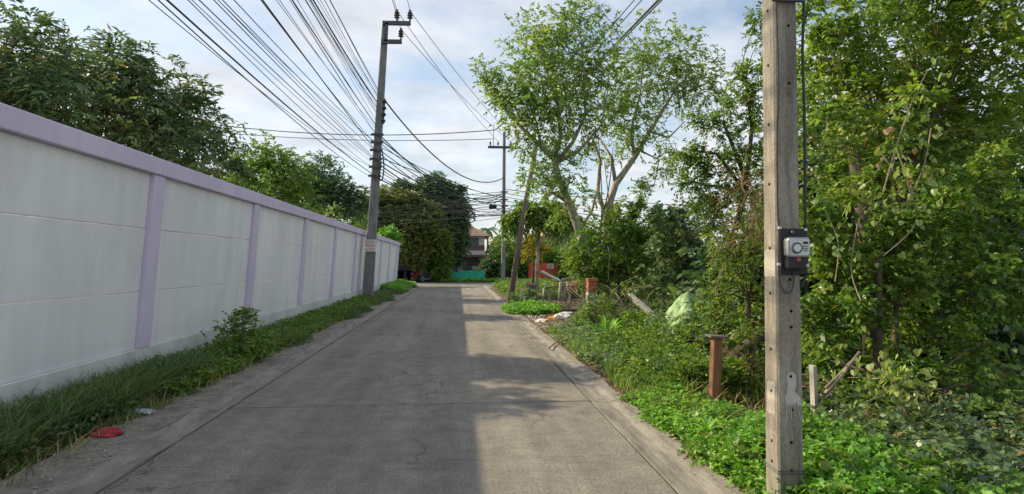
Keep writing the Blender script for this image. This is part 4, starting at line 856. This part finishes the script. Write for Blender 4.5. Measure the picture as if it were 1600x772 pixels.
tangle('dead_twigs', 'thin bare sticks poking from the undergrowth at the lower right', P(1420, 700, 4.9), (.7, .3, .12), 60, 'twig', .005, 8, (.2, .6), .3)
tangle('dry_vines', 'dangling dry roots in the hollow behind the brown post', P(1160, 560, 7.2), (.3, .15, .3), 60, 'vine_dry', .004, 9, (.3, .8), 1.6, 'vines')
tangle('dead_twigs', 'brushwood pile behind the broken wooden frame', P(900, 452, 19.5), (1.1, .8, .3), 55, 'wood_old', .014, 6, (.4, 1.0), .8)
# individual large-leaved vine: every leaf a part
def heart(s):
    return MB().add([(0, 0, 0), (s*.32, -s*.12, .1*s), (s*.5, s*.2, .12*s), (s*.33, s*.62, .06*s), (0, s*1.0, -.1*s), (-s*.33, s*.62, .06*s), (-s*.5, s*.2, .12*s), (-s*.32, -s*.12, .1*s), (0, s*.45, -.02*s)],
                    [(0, 1, 8), (1, 2, 8), (2, 3, 8), (3, 4, 8), (4, 5, 8), (5, 6, 8), (6, 7, 8), (7, 0, 8)]).mesh('leaf')
lm = [heart(s) for s in (.045, .058, .072)]
for m_ in lm: m_.materials.append(M['l_vine'])
lmd = [heart(s) for s in (.045, .06)]
for m_ in lmd: m_.materials.append(M['l_pink'])
def big_vine(label, paths, Y, n, seed, spreadx=.12, meshes=lm):
    rv = random.Random(seed); t = thing('climbing_vine', label, 'vine', P(*paths[0][-1], Y)); o = t.location; mb = MB(); allp = []
    for pth in paths:
        pts = smooth_path([P(px, py, Y+rv.uniform(-.15, .15)) for px, py in pth], 6); mb.tube(pts, .006, 5, False); allp += pts
    mb.build('stem', 'twig', t)
    for k in range(n):
        p = allp[rv.randrange(len(allp))]; ob = bpy.data.objects.new('leaf', rv.choice(meshes)); C.objects.link(ob); ob.parent = t
        ob.location = Vector((p[0]+rv.gauss(0, spreadx), p[1]-abs(rv.gauss(0, .12)), p[2]+rv.gauss(0, spreadx)))-o
        ob.rotation_euler = (rv.uniform(-2.2, -.6), rv.uniform(-.7, .7), rv.uniform(-1.2, 1.2)); s = rv.uniform(.6, 1.15); ob.scale = (s, s, s)
    return t
big_vine('round leaved vine climbing the bank near the right edge of the photo', [[(1450, 110), (1425, 160), (1400, 230), (1380, 300)], [(1455, 200), (1440, 270), (1400, 330), (1345, 300)], [(1400, 230), (1420, 290), (1430, 350), (1380, 400)]], 5.6, 120, 1)
big_vine('round leaved vine sprawling low over the cut branches right of the near pole', [[(1310, 560), (1350, 590), (1400, 590), (1440, 600)], [(1330, 640), (1380, 620), (1430, 640), (1455, 660)], [(1380, 550), (1400, 600), (1420, 660)]], 4.85, 150, 2, .1)
big_vine('yellowing round leaved vine on the shady bank beside the meter', [[(1290, 330), (1310, 380), (1305, 440)], [(1340, 350), (1330, 420), (1345, 470)]], 5.65, 50, 3, .18)
big_vine('vine with pinkish young leaves high on the bank at the right', [[(1370, 230), (1395, 265), (1410, 290)]], 5.6, 12, 4, .1, lmd)
print('vines ok')

# ---------------------------------------------------------------- low plants along the right verge
def patch(name, label, cat, poly_fn, n, leaf, seed, h=(.1, .3), L=.14, nl=7, ll=.05, lw=.035, up=.9, stuff=True, droop=.2, step=.06, parent=None):
    """stems rising from the ground carrying leaves; poly_fn(rng) -> (x,y) base points"""
    rg = np.random.default_rng(seed); XY = poly_fn(rg, n); z0 = np.array([max(0, zlot(x, y)) if x > 1.98 else .01 for x, y in XY[:, :2]])
    hh = rg.uniform(h[0], h[1], n)*XY[:, 2] if XY.shape[1] > 2 else rg.uniform(h[0], h[1], n)
    VV = []
    lev = max(1, int(h[1]/step))
    for k in range(lev):
        fr = (k+.6)/lev; p = np.stack([XY[:, 0]+rg.normal(0, .03, n), XY[:, 1]+rg.normal(0, .03, n), z0+hh*fr], 1)
        a = rg.uniform(0, 2*math.pi, n); d = unit(np.stack([np.cos(a), np.sin(a), np.full(n, up*fr)], 1)); VV.append(sprays(rg, p, d, L, nl, ll, lw, droop, .9))
    V = np.concatenate(VV); q = V.reshape(-1, 4, 3); q = q[q[:, :, 2].min(1) > 0]; V = q.reshape(-1, 3)
    c = np.array([V[:, 0].mean(), V[:, 1].mean(), 0]); o = link(name, np_mesh(name, V-c, quads(V)), leaf); o.location = Vector(c)
    return tag(o, label, cat, None, 'stuff' if stuff else None)
def near_band(rg, n):
    y = rg.uniform(2.6, 7.0, n); w_ = np.interp(y, [2.6, 4.2, 5.2, 6.2, 7], [1.6, 1.1, 1.0, .75, .35]); x = 2.02+.04*np.sin(y*5)+rg.uniform(0, 1, n)*w_
    x += np.where(rg.uniform(0, 1, n) < .02, -.1, 0); x = np.where((x > 2.75) & (rg.uniform(0, 1, n) < .45), 2.1+rg.uniform(0, .5, n), x); return np.stack([x, y, (.5+.5*np.clip((x-2.0)/.35, 0, 1))*np.interp(y, [4.6, 5.6], [1, .5])*(.45+.75*np.clip(.5+.5*np.sin(x*8+1.3*np.sin(y*5))*np.cos(y*6.3+x*3), 0, 1))], 1)
patch('ground_cover', 'bright green leafy ground cover spilling toward the lane around the near pole', 'ground cover', near_band, 4600, 'l_cover', 71, (.12, .36), .10, 6, .042, .03, .8)
def band2(x0, w_, y0, y1):
    def fn(rg, n): y = rg.uniform(y0, y1, n); x = x0+rg.uniform(0, 1, n)**.8*w_+.07*np.sin(y*3); return np.stack([x, y, .4+.6*np.clip((x-x0)/.4, 0, 1)], 1)
    return fn
patch('weeds', 'mixed weeds covering the verge in front of the brown post and tarpaulin mound', 'weeds', band2(2.3, 1.0, 6.9, 10.5), 2200, 'l_hedge', 72, (.12, .45), .14, 7, .055, .035, .8)
patch('weeds', 'grey green weeds along the lane edge below the strap leaved plant', 'weeds', band2(2.12, .8, 8.5, 13.5), 900, 'l_blue', 73, (.1, .32), .14, 7, .07, .045, .7)
patch('weeds', 'leafy weeds deep in the lot among the twigs', 'weeds', band2(3.0, 2.6, 10, 16), 2000, 'l_hedge', 74, (.15, .55), .18, 7, .075, .045, .8)
def disk(cx, cy, rx, ry):
    def fn(rg, n): a = rg.uniform(0, 2*math.pi, n); r = rg.uniform(0, 1, n)**.5; return np.stack([cx+rx*r*np.cos(a), cy+ry*r*np.sin(a), 1.1-.6*r], 1)
    return fn
g = G(833, 488); patch('ground_cover', 'lime green creeping patch beside the leaning timber pole', 'ground cover', disk(g[0], g[1]+.4, .9, 1.6), 1300, 'l_cover', 75, (.15, .34), .12, 6, .06, .045)
g = G(825, 478); shrub('small dark shrub at the foot of the leaning timber pole', [(822, 462, 11), (812, 466, 9), (834, 468, 9), (822, 474, 11)], 20.6, 'l_blue', 76, ll=.10, lw=.06, per=120, sub=30)
patch('weeds', 'thin weeds by the far right corner of the lane', 'weeds', band2(2.3, 8, 26, 42), 2600, 'l_mid', 77, (.1, .45), .2, 6, .11, .06)
patch('weeds', 'roadside weeds in front of the turquoise fence and dark trees', 'weeds', lambda rg, n: np.stack([rg.uniform(-1.5, 14, n), rg.uniform(50.7, 52.0, n), np.ones(n)], 1), 1500, 'l_cover', 78, (.06, .2), .25, 6, .15, .08)
patch('weeds', 'dim weeds in the hollow near the fallen trunk', 'weeds', band2(3.4, 2.8, 4.8, 6.2), 900, 'l_mango', 79, (.1, .3), .14, 7, .06, .04)

patch('weeds', 'leafy undergrowth across the lower right corner', 'weeds', lambda rg, n: np.stack([2.9+rg.uniform(0, 1, n)*4, rg.uniform(2.8, 5.2, n), rg.uniform(.4, 1, n)], 1), 2000, 'l_mango', 70, (.12, .4), .13, 6, .055, .036, .8)
patch('weeds', 'darker broadleaf weeds scattered through the near ground cover', 'weeds', near_band, 900, 'l_hedge', 69, (.14, .36), .12, 6, .055, .04, .8)
# strap-leaved plant
def strap_plant(px, py, label, n=22, L=.6, seed=1, leaf='l_mid', lean=.9):
    g = G(px, py); t = thing('strap_leaved_plant', label, 'plant', (g[0], g[1], 0)); rs_ = random.Random(seed)
    for k in range(n):
        a = rs_.uniform(0, 2*math.pi); e = rs_.uniform(.35, lean); l = L*rs_.uniform(.7, 1.15); vv = []
        d = np.array([math.cos(a)*math.cos(e*1.4), math.sin(a)*math.cos(e*1.4), math.sin(e*1.4)]); s_ = np.array([-math.sin(a), math.cos(a), 0])
        for i in range(7):
            tt_ = i/6; p = d*l*tt_-np.array([0, 0, 1])*l*.45*tt_**2.2; w_ = .028*L/.6*(1-tt_**2)+.003; vv += [p+s_*w_+np.array([0, 0, w_*.5]), p, p-s_*w_+np.array([0, 0, w_*.5])]
        vv = [(x, y, max(.02, z+.12)) for x, y, z in vv]
        MB().add(vv, [(i*3+j, i*3+j+1, i*3+j+4, i*3+j+3) for i in range(6) for j in (0, 1)]).build('leaf', leaf, t, world=False, smooth=True)
    return t
strap_plant(952, 545, 'bright strap leaved plant like a spider lily in the middle of the verge', 30, .85, 2, 'l_cover', 1.0)
strap_plant(1105, 700, 'tufted strap leaved weed in the ground cover left of the near pole', 12, .28, 3, 'l_cover')

# ---------------------------------------------------------------- left verge grass
def blades(name, label, cat, XY, H, W, leaf, seed, lean=.5):
    rg = np.random.default_rng(seed); n = len(XY); a = rg.uniform(0, 2*math.pi, n); d = np.stack([np.cos(a), np.sin(a)], 1)*(H*lean*rg.uniform(.2, 1.2, n))[:, None]
    s_ = np.stack([-np.sin(a+.3), np.cos(a+.3)], 1)*(W*.5)[:, None]; z0 = np.zeros(n)
    def pt(fr, wf, sgn): return np.concatenate([XY+d*fr**1.8+s_*sgn*wf, (z0+H*(fr-.28*fr*fr))[:, None]], 1)
    V = np.stack([pt(0, .8, 1), pt(0, .8, -1), pt(.5, 1, -1), pt(.5, 1, 1), pt(1, .12, -1), pt(1, .12, 1)], 1).reshape(-1, 3)
    b = np.arange(n)[:, None]*6; F = np.concatenate([b+np.array([[0, 1, 2, 3]]), b+np.array([[3, 2, 4, 5]])]); c = np.array([XY[:, 0].mean(), XY[:, 1].mean(), 0])
    o = link(name, np_mesh(name, V-c, F), leaf); o.location = Vector(c); return tag(o, label, cat, None, 'stuff')
rg = np.random.default_rng(90)
n = 42000; y = 3.0+rg.uniform(0, 1, n)**1.35*40; edge = -3.28-.18*np.sin(y*.9)-.12*np.sin(y*2.3+1)-np.clip((7.5-y)*.09, 0, .4)+np.clip((y-10)*.03, 0, .35)
x = -4.12+(edge+4.12)*rg.uniform(0, 1, n)**.8; k = np.clip((edge-x)/.35, .25, 1)
clum = .55+.45*np.sin(x*9+np.sin(y*3)*2)*np.sin(y*4.1); hh = rg.uniform(.10, .34, n)*k*(.6+.8*np.clip(clum, 0, 1)); hh = np.where(y < 8, hh*1.4, hh)
blades('grass', 'green grass strip between the white wall and the gutter', 'grass', np.stack([x, y], 1), hh, np.full(n, .010)+.0006*y, 'l_grass', 91, .8)
n = 2600; y = rg.uniform(4.4, 9.0, n); x = -4.05+rg.uniform(0, .55, n); blades('tall_grass', 'tall arching grass tufts at the near foot of the white wall', 'grass', np.stack([x, y], 1), rg.uniform(.3, .62, n), np.full(n, .012), 'l_grass', 92, .95)
n = 2600; y = 3.5+rg.uniform(0, 1, n)**1.3*30; x = -4.05+rg.uniform(0, 1, n)*.95; blades('dry_grass', 'dry straw coloured blades among the green grass strip', 'grass', np.stack([x, y], 1), rg.uniform(.08, .3, n), np.full(n, .008), 'straw', 97, 1.3)
def lband(y0, y1, w0=.75):
    def fn(rg, n): y = rg.uniform(y0, y1, n); x = -4.1+rg.uniform(0, 1, n)*w0; return np.stack([x, y, np.clip(1.1-(x+4.1)/w0*.6, .3, 1)], 1)
    return fn
patch('weeds', 'low broadleaf weeds mixed in the grass strip along the white wall', 'weeds', lband(7.5, 26, .85), 3600, 'l_hedge', 93, (.1, .26), .12, 6, .06, .035)
patch('weeds', 'dark trailing weeds in the near grass by the white wall', 'weeds', lband(4.5, 9.5, .62), 1300, 'l_mango', 94, (.1, .28), .12, 6, .055, .035)
shrub('small upright weed bush against the wall in the grass strip', [(372, 512, 20), (365, 535, 26), (388, 545, 24), (352, 555, 24), (378, 498, 12), (405, 555, 18)], 10.2, 'l_hedge', 95, ll=.06, lw=.035, per=300, sub=60, L=.18)
patch('weeds', 'far end weeds where the wall meets the cross street', 'weeds', lband(33, 43, 1.1), 1600, 'l_cover', 96, (.15, .42), .16, 6, .09, .05)

n = 5200; y = rg.uniform(6.6, 14, n); x = 2.12+rg.uniform(0, 1, n)**1.3*1.9+.1*np.sin(y*2.2); kk = np.clip(.5+.5*np.sin(x*6+y*2.1)*np.sin(y*3.3+1), 0, 1)
blades('grass', 'rough tufted grass mixed through the right verge weeds', 'grass', np.stack([x, y], 1), rg.uniform(.12, .42, n)*(.4+kk), np.full(n, .012), 'l_grass2', 98, .7)
n = 1800; y = rg.uniform(3, 14, n); x = 2.1+rg.uniform(0, 1, n)*1.6; blades('dry_grass', 'dry straw coloured stalks in the right verge weeds', 'grass', np.stack([x, y], 1), rg.uniform(.12, .42, n), np.full(n, .008), 'straw', 99, 1.0)
# ================================================================== RUBBISH AND TIMBER
# litter of dry leaves (stuff)
def litter(name, label, fn, n, seed, s=.04, mat='litter'):
    rg = np.random.default_rng(seed); XY = fn(rg, n); z = np.array([max(.004, zlot(x, y))+.008 if x > 1.98 else .022 for x, y in XY[:, :2]])
    p = np.stack([XY[:, 0], XY[:, 1], z+rg.uniform(0, .03, n)], 1); a = rg.uniform(0, 2*math.pi, n); d = unit(np.stack([np.cos(a), np.sin(a), rg.normal(0, .25, n)], 1))
    V = sprays(rg, p, d, .001, 1, s, s*.55, 0, 1.4); c = np.array([V[:, 0].mean(), V[:, 1].mean(), 0]); o = link(name, np_mesh(name, V-c, quads(V)), mat); o.location = Vector(c); return tag(o, label, 'leaf litter', None, 'stuff')
litter('leaf_litter', 'dry leaf litter and scraps along the lane edge by the weeds', band2(1.98, .5, 6.3, 16), 1800, 101, .055)
litter('leaf_litter', 'brown litter under the twigs and timber', band2(2.2, 3, 12, 24), 2500, 102, .09)
litter('leaf_litter', 'dry bits strewn on the near left verge', lambda rg, n: np.stack([rg.uniform(-3.7, -2.9, n), rg.uniform(4, 12, n)], 1), 500, 103, .03)
litter('leaf_litter', 'leaf scraps in the right gutter', lambda rg, n: np.stack([rg.normal(1.93, .05, n), rg.uniform(3, 22, n)], 1), 500, 104, .03)
def crumple(label, px, py, sx, sy, sz, mat, seed, name='plastic_bag', cat='litter', pos=None, sub=3, amp=1.):
    import bmesh
    g = G(px, py) if pos is None else np.array(pos, float); bm = bmesh.new(); bmesh.ops.create_icosphere(bm, subdivisions=sub, radius=1); of = Vector((seed*3.1, seed*1.7, 0))
    for v_ in bm.verts:
        k_ = 1+amp*.38*noise.noise(v_.co*1.3+of)+amp*.26*noise.noise(v_.co*3.3+of)+amp*.12*noise.noise(v_.co*7+of); v_.co = Vector((v_.co.x*sx*k_, v_.co.y*sy*k_, max(-.15*sz, v_.co.z*sz*k_)))
    me = bpy.data.meshes.new(name); bm.to_mesh(me); bm.free(); o = link(name, me, mat); zg = zlot(g[0], g[1]) if g[0] > 1.98 else .02
    o.location = Vector((g[0], g[1], (zg if pos is None else g[2])+.12*sz)); return tag(o, label, cat)
crumple('white plastic sack lying on the rubbish near the leaning timber pole', 886, 500, .34, .25, .16, 'cloth_white', 1)
crumple('pale sheet scrap at the lane edge beside the lime creeping patch', 848, 502, .2, .25, .07, 'cloth_white', 2)
crumple('orange brown rubbish lump left of the white sack', 862, 503, .18, .16, .13, 'orange', 3, 'rubbish_lump')
crumple('orange heap of scraps above the lime creeping patch', 865, 482, .22, .2, .12, 'orange', 4, 'rubbish_lump')
crumple('dark sodden roll of matting behind the white sack', 890, 488, .8, .25, .18, 'wood_old', 5, 'old_mat')
crumple('crumpled pale blue plastic bag in the weeds near the brown post', 1014, 585, .14, .12, .12, 'cloth_blue', 6)
crumple('small white wrapper below the pale blue bag', 1024, 602, .08, .06, .04, 'cloth_white', 7)
crumple('small orange peel scrap at the lane edge near the ground cover', 1000, 622, .06, .05, .03, 'orange', 8, 'peel_scrap')
crumple('yellow scrap at the lane edge among the grey green weeds', 903, 553, .07, .08, .04, 'l_yellow', 9, 'paper_scrap')
crumple('crumpled red cloth on the near left verge', 166, 683, .13, .08, .05, 'cloth_red', 10, 'cloth')
crumple('clear crumpled plastic beside the tall grass on the left verge', 222, 648, .13, .07, .035, 'cloth_blue', 11)
crumple('small white foam ball on the left gutter far up the lane', 557, 487, .05, .05, .05, 'cloth_white', 12, 'foam_ball', sub=2)
crumple('pale stone lying at the edge of the grass strip', 371, 568, .07, .05, .035, 'wood_grey', 13, 'stone')
crumple('white plastic scrap on the earth behind the brown post', 1150, 645, .16, .09, .035, 'cloth_white', 14)
crumple('teal bottle scrap at the foot of the brown post', 1136, 640, .05, .05, .05, 'cloth_blue', 15, 'bottle_scrap')
crumple('small pale stone fragment near the gutter of the left verge', 470, 520, .05, .04, .02, 'mortar', 16, 'stone')
crumple('grey rock slab lying behind the fallen branch', 915, 478, .35, .25, .22, 'mortar', 17, 'stone')
def crumbs(label, fn, n, seed, mat, s0, s1):
    rg = np.random.default_rng(seed); XY = fn(rg, n); V = []; F = []
    for i, (x, y) in enumerate(XY):
        z = max(0, zlot(x, y)) if x > 1.98 else .014
        r = rg.uniform(s0, s1); o_ = rg.uniform(.7, 1.3, (6, 1)); q = np.array([(1, 0, 0), (-1, 0, 0), (0, 1, 0), (0, -1, 0), (0, 0, .7), (0, 0, -.5)])*r*o_; b = len(V)*1
        a = rg.uniform(0, 3.14); q = np.stack([q[:, 0]*math.cos(a)-q[:, 1]*math.sin(a), q[:, 0]*math.sin(a)+q[:, 1]*math.cos(a), q[:, 2]], 1)+np.array([x, y, z+r*.3]); V += list(q)
        F += [(b, b+2, b+4), (b+2, b+1, b+4), (b+1, b+3, b+4), (b+3, b, b+4), (b+2, b, b+5), (b+1, b+2, b+5), (b+3, b+1, b+5), (b, b+3, b+5)]
    c = np.array([XY[:, 0].mean(), XY[:, 1].mean(), 0]); o = link('gravel', np_mesh('gravel', np.array(V)-c, np.array(F)), mat); o.location = Vector(c); tag(o, label, 'gravel', None, 'stuff')
crumbs('gravel crumbs and grit on the near left verge', lambda rg, n: np.stack([rg.uniform(-3.75, -2.78, n), 3+rg.uniform(0, 1, n)**1.5*14], 1), 1500, 201, 'mortar', .004, .014)
crumbs('grit along the right gutter', lambda rg, n: np.stack([rg.normal(1.9, .09, n), 3+rg.uniform(0, 1, n)**1.5*18], 1), 900, 202, 'mortar', .003, .010)
crumbs('rubble pieces under the rubbish strip by the lane', lambda rg, n: np.stack([2.05+rg.uniform(0, 1, n)**1.5*2.2, rg.uniform(11.5, 20, n)], 1), 900, 203, 'mortar', .012, .05)
# scraps of rubbish strewn along the verge
rsx = random.Random(77)
for i in range(22):
    px_, py_ = ((845+rsx.uniform(0, 80), 490+rsx.uniform(0, 28)) if i < 14 else (985+rsx.uniform(-20, 50), 600+rsx.uniform(-14, 18)))
    m_ = rsx.choice(('cloth_white', 'orange', 'mortar', 'wood_grey', 'cloth_white', 'cloth_blue', 'straw')); q_ = G(px_, py_)
    if i >= 14: px_ = 716+(py_-411)*rsx.uniform(1.32, 1.52)
    k_s = 1 if i < 14 else .4
    colr = {'cloth_white': 'white', 'orange': 'orange', 'mortar': 'grey', 'wood_grey': 'tan grey', 'cloth_blue': 'pale blue', 'straw': 'straw coloured'}[m_]
    crumple('small %s scrap on the right verge %s' % (colr, 'beside the lime creeping patch' if i < 14 else 'beside the near ground cover'), px_, py_, k_s*rsx.uniform(.04, .11), k_s*rsx.uniform(.04, .1), k_s*rsx.uniform(.02, .05), m_, 40+i, 'rubbish_scrap', 'litter', sub=2)['group'] = 'rubbish scraps along the right verge'
# green tarpaulin mound
tq = G(1078, 540); crumple('pale green tarpaulin draped over a mound in the thicket', 1080, 520, .52, .5, .62, 'tarp_green', 21, 'tarpaulin', 'tarpaulin', pos=(P(1076, 495, 10.4)[0], 10.4, .28), sub=4, amp=.62)
# brown post with cap board
pb = G(1115, 641); ps = thing('wooden_post', 'short reddish brown post with a flat board on top at the verge', 'post', (pb[0], pb[1], 0)); Yp = pb[1]
pt_ = P(1120, 527, Yp)
pole_mesh(np.array([pb[0], Yp, -.1]), np.array([pt_[0], Yp, pt_[2]]), .105, .10, .10, .095, .008).build('shaft', 'wood_brown', ps)
MB().add([(pt_[0]-.10, Yp-.08, pt_[2]+.006), (pt_[0]+.10, Yp-.08, pt_[2]-.010), (pt_[0]+.10, Yp+.08, pt_[2]-.010), (pt_[0]-.10, Yp+.08, pt_[2]+.006), (pt_[0]-.10, Yp-.08, pt_[2]+.03), (pt_[0]+.10, Yp-.08, pt_[2]+.012), (pt_[0]+.10, Yp+.08, pt_[2]+.012), (pt_[0]-.10, Yp+.08, pt_[2]+.03)],
         [(0, 3, 2, 1), (4, 5, 6, 7), (0, 1, 5, 4), (1, 2, 6, 5), (2, 3, 7, 6), (3, 0, 4, 7)]).build('cap_board', 'wood_old', ps)
# pale upright board
wbp = G(1274, 668); wt_ = P(1270, 571, wbp[1]); bd = MB().beam((wbp[0], wbp[1], -.05), tuple(wt_), .075, .035).build('board', 'wood_grey'); tag(bd, 'pale weathered board standing upright just right of the near pole', 'board')
# leaning sticks
for (a, b, r, lb_) in (((1290, 615), (1343, 550), .02, 'longer split stick leaning right of the pale upright board'), ((1290, 606), (1328, 565), .011, 'shorter split stick leaning right of the pale upright board')):
    cable('stick', [P(*a, 5.0), P((a[0]+b[0])/2+2, (a[1]+b[1])/2, 5.0), P(*b, 5.1)], (r, r*.6), lb_, None, 'twig', 'stick', 6)
for k in range(3): cable('stick', [P(1372, 688-4*k, 5.1), P(1395, 686+k*3, 5.1), P(1418, 692-3*k, 5.05)], .008, 'reddish cut stick lying low in the undergrowth at the right', 'reddish cut sticks', 'wood_brown', 'stick', 6)
# fallen trunk behind the brown post
ft = thing('fallen_trunk', 'rough fallen trunk slanting through the hollow behind the near pole', 'log', P(1130, 590, 7.6))
MB().tube([P(1118, 600, 7.5), P(1140, 570, 7.6), P(1165, 545, 7.7), P(1200, 515, 7.8), P(1260, 480, 8)], [.09, .10, .09, .09, .08], 12, jit=.25).build('trunk', 'bark_dark', ft, smooth=True)
MB().tube([P(1160, 548, 7.5), P(1172, 590, 7.4), P(1168, 640, 7.3)], (.03, .02), 6).build('branch', 'bark_dark', ft)
# rubble bank face: piled earth behind hollow
# slanting grey plank
cable('plank', [P(984, 459, 12.6), P(1031, 500, 11.8)], .01, 'x'); bpy.data.objects.remove(bpy.data.objects['plank'])
for i, (a, b, w_, lb_) in enumerate((((984, 459), (1031, 499), .10, 'wide grey plank slanting out of the twigs toward the tarpaulin mound'), ((990, 470), (1030, 503), .05, 'narrow grey batten under the slanting plank'))):
    o = MB().beam(P(*a, 12.6), P(*b, 11.7), w_, .03).build('plank', 'wood_grey'); tag(o, lb_, 'plank')
# long curved branch lying onto the lane
cable('branch', smooth_path([P(858, 540, 11.2)*np.array([1, 1, 0])+np.array([0, 0, .03]), G(872, 538)+np.array([0, 0, .06]), P(895, 526, 11.8), P(912, 515, 12), P(930, 508, 12.2)]), (.018, .012), 'long curved fallen branch reaching onto the right gutter', None, 'twig', 'branch')
cable('branch', smooth_path([P(950, 500, 12), P(935, 480, 12), P(905, 462, 12.3), P(890, 448, 12.6)]), (.014, .006), 'thin bare branch arching above the rubbish', None, 'twig', 'branch')
# brick post with real bricks
bq = P(924, 462, 12.9); bp_ = thing('brick_post', 'broken brick gatepost stump beside the pale trunk', 'post', (bq[0], 12.9, 0))
zt = P(924, 432, 12.9)[2]; MB().box(bq[0]-.08, bq[0]+.08, 12.81, 12.99, -.05, zt-.09).build('mortar_core', 'mortar', bp_)
nb = int(zt/.075)
for k in range(nb):
    z = k*.075
    for s_ in ((-.115, -.004), (.004, .115)) if k % 2 else ((-.115, .115),):
        j = rnd.uniform(-.006, .006)
        if z+.07 > zt-.02 and rnd.random() < .5: continue
        MB().box(bq[0]+s_[0]*.8+j, bq[0]+s_[1]*.8+j, 12.785+j, 13.015, z+.004, z+.068).build('brick', 'brick' if k > nb-5 else 'mortar', bp_, bevel=.004)
# broken wooden frame / table
bf = thing('broken_table', 'broken wooden table frame dumped among the brushwood', 'table', G(868, 480)); yb = 20.5
MB().beam(P(851, 449, yb), P(880, 447, yb), .30, .05).build('top', 'wood_old', bf)
for a, b in (((850, 450), (847, 478)), ((855, 450), (862, 480)), ((878, 449), (886, 476)), ((882, 447), (880, 470))): MB().beam(P(*a, yb), P(*b, yb-.1), .07, .06).build('leg', 'wood_grey', bf)
MB().beam(P(852, 468, yb), P(884, 468, yb), .04, .06).build('rail', 'wood_old', bf)
for i, (a, b, Y_, w_, t_, m_, lb_) in enumerate((((846, 424), (880, 442), 24, .5, .06, 'wood_grey', 'wide pale board slanting in front of the red hoarding'), ((872, 440), (902, 436), 22, .4, .05, 'wood_old', 'dark board lying level behind the table frame'), ((878, 436), (912, 432), 23, .3, .05, 'wood_grey', 'grey board resting across the rubbish near the brick stump'))):
    o = MB().beam(P(*a, Y_), P(*b, Y_-.3), w_, t_).build('plank', m_); tag(o, lb_, 'plank')
for i, (a, b, r) in enumerate((((885, 452), (922, 446), .17), ((888, 462), (925, 456), .14), ((893, 445), (920, 440), .11))):
    lg = MB().tube([P(*a, 20.2), P((a[0]+b[0])/2, (a[1]+b[1])/2-1, 20.2), P(*b, 20)], (r, r*.8), 9, jit=.1).build('log', 'wood_brown' if i != 1 else 'bark_dark', smooth=True)
    tag(lg, ('thick upper log in the stack beside the brick stump', 'dark lower log in the stack beside the brick stump', 'thin topmost log in the stack beside the brick stump')[i], 'log')
for i, (a, b) in enumerate((((874, 470), (876, 440)), ((893, 478), (886, 440)))):
    cable('stick', [P(*a, 19.8), P(*b, 19.9)], (.05, .04), ('shorter pale stake leaning on the brushwood', 'longer pale stake leaning on the brushwood')[i], None, 'wood_grey', 'stick', 6)
crumple('twisted dark driftwood stump right of the small rounded shrub', 828, 470, .35, .3, .55, 'bark_dark', 22, 'stump', 'stump', pos=(P(827, 465, 21.5)[0], 21.5, .3))
# tall thin bare stems beside the feathery trees
for i, (a, b, Y_) in enumerate((((938, 400), (934, 200), 16.5), ((952, 400), (944, 250), 16.6), ((936, 360), (958, 230), 15.6))):
    cable('bare_stem', smooth_path([P(*a, Y_), P((a[0]+b[0])/2+4, (a[1]+b[1])/2, Y_), P(*b, Y_)]), (.022, .008), 'thin dark bare stem rising between the two feathery trees', 'bare stems', 'bark_dark', 'stem')
print('all ok', len(bpy.data.objects), sum(len(m.polygons) for m in bpy.data.meshes))
for m_ in sorted(bpy.data.meshes, key=lambda q: -len(q.polygons))[:14]: print('   ', m_.name, len(m_.polygons))
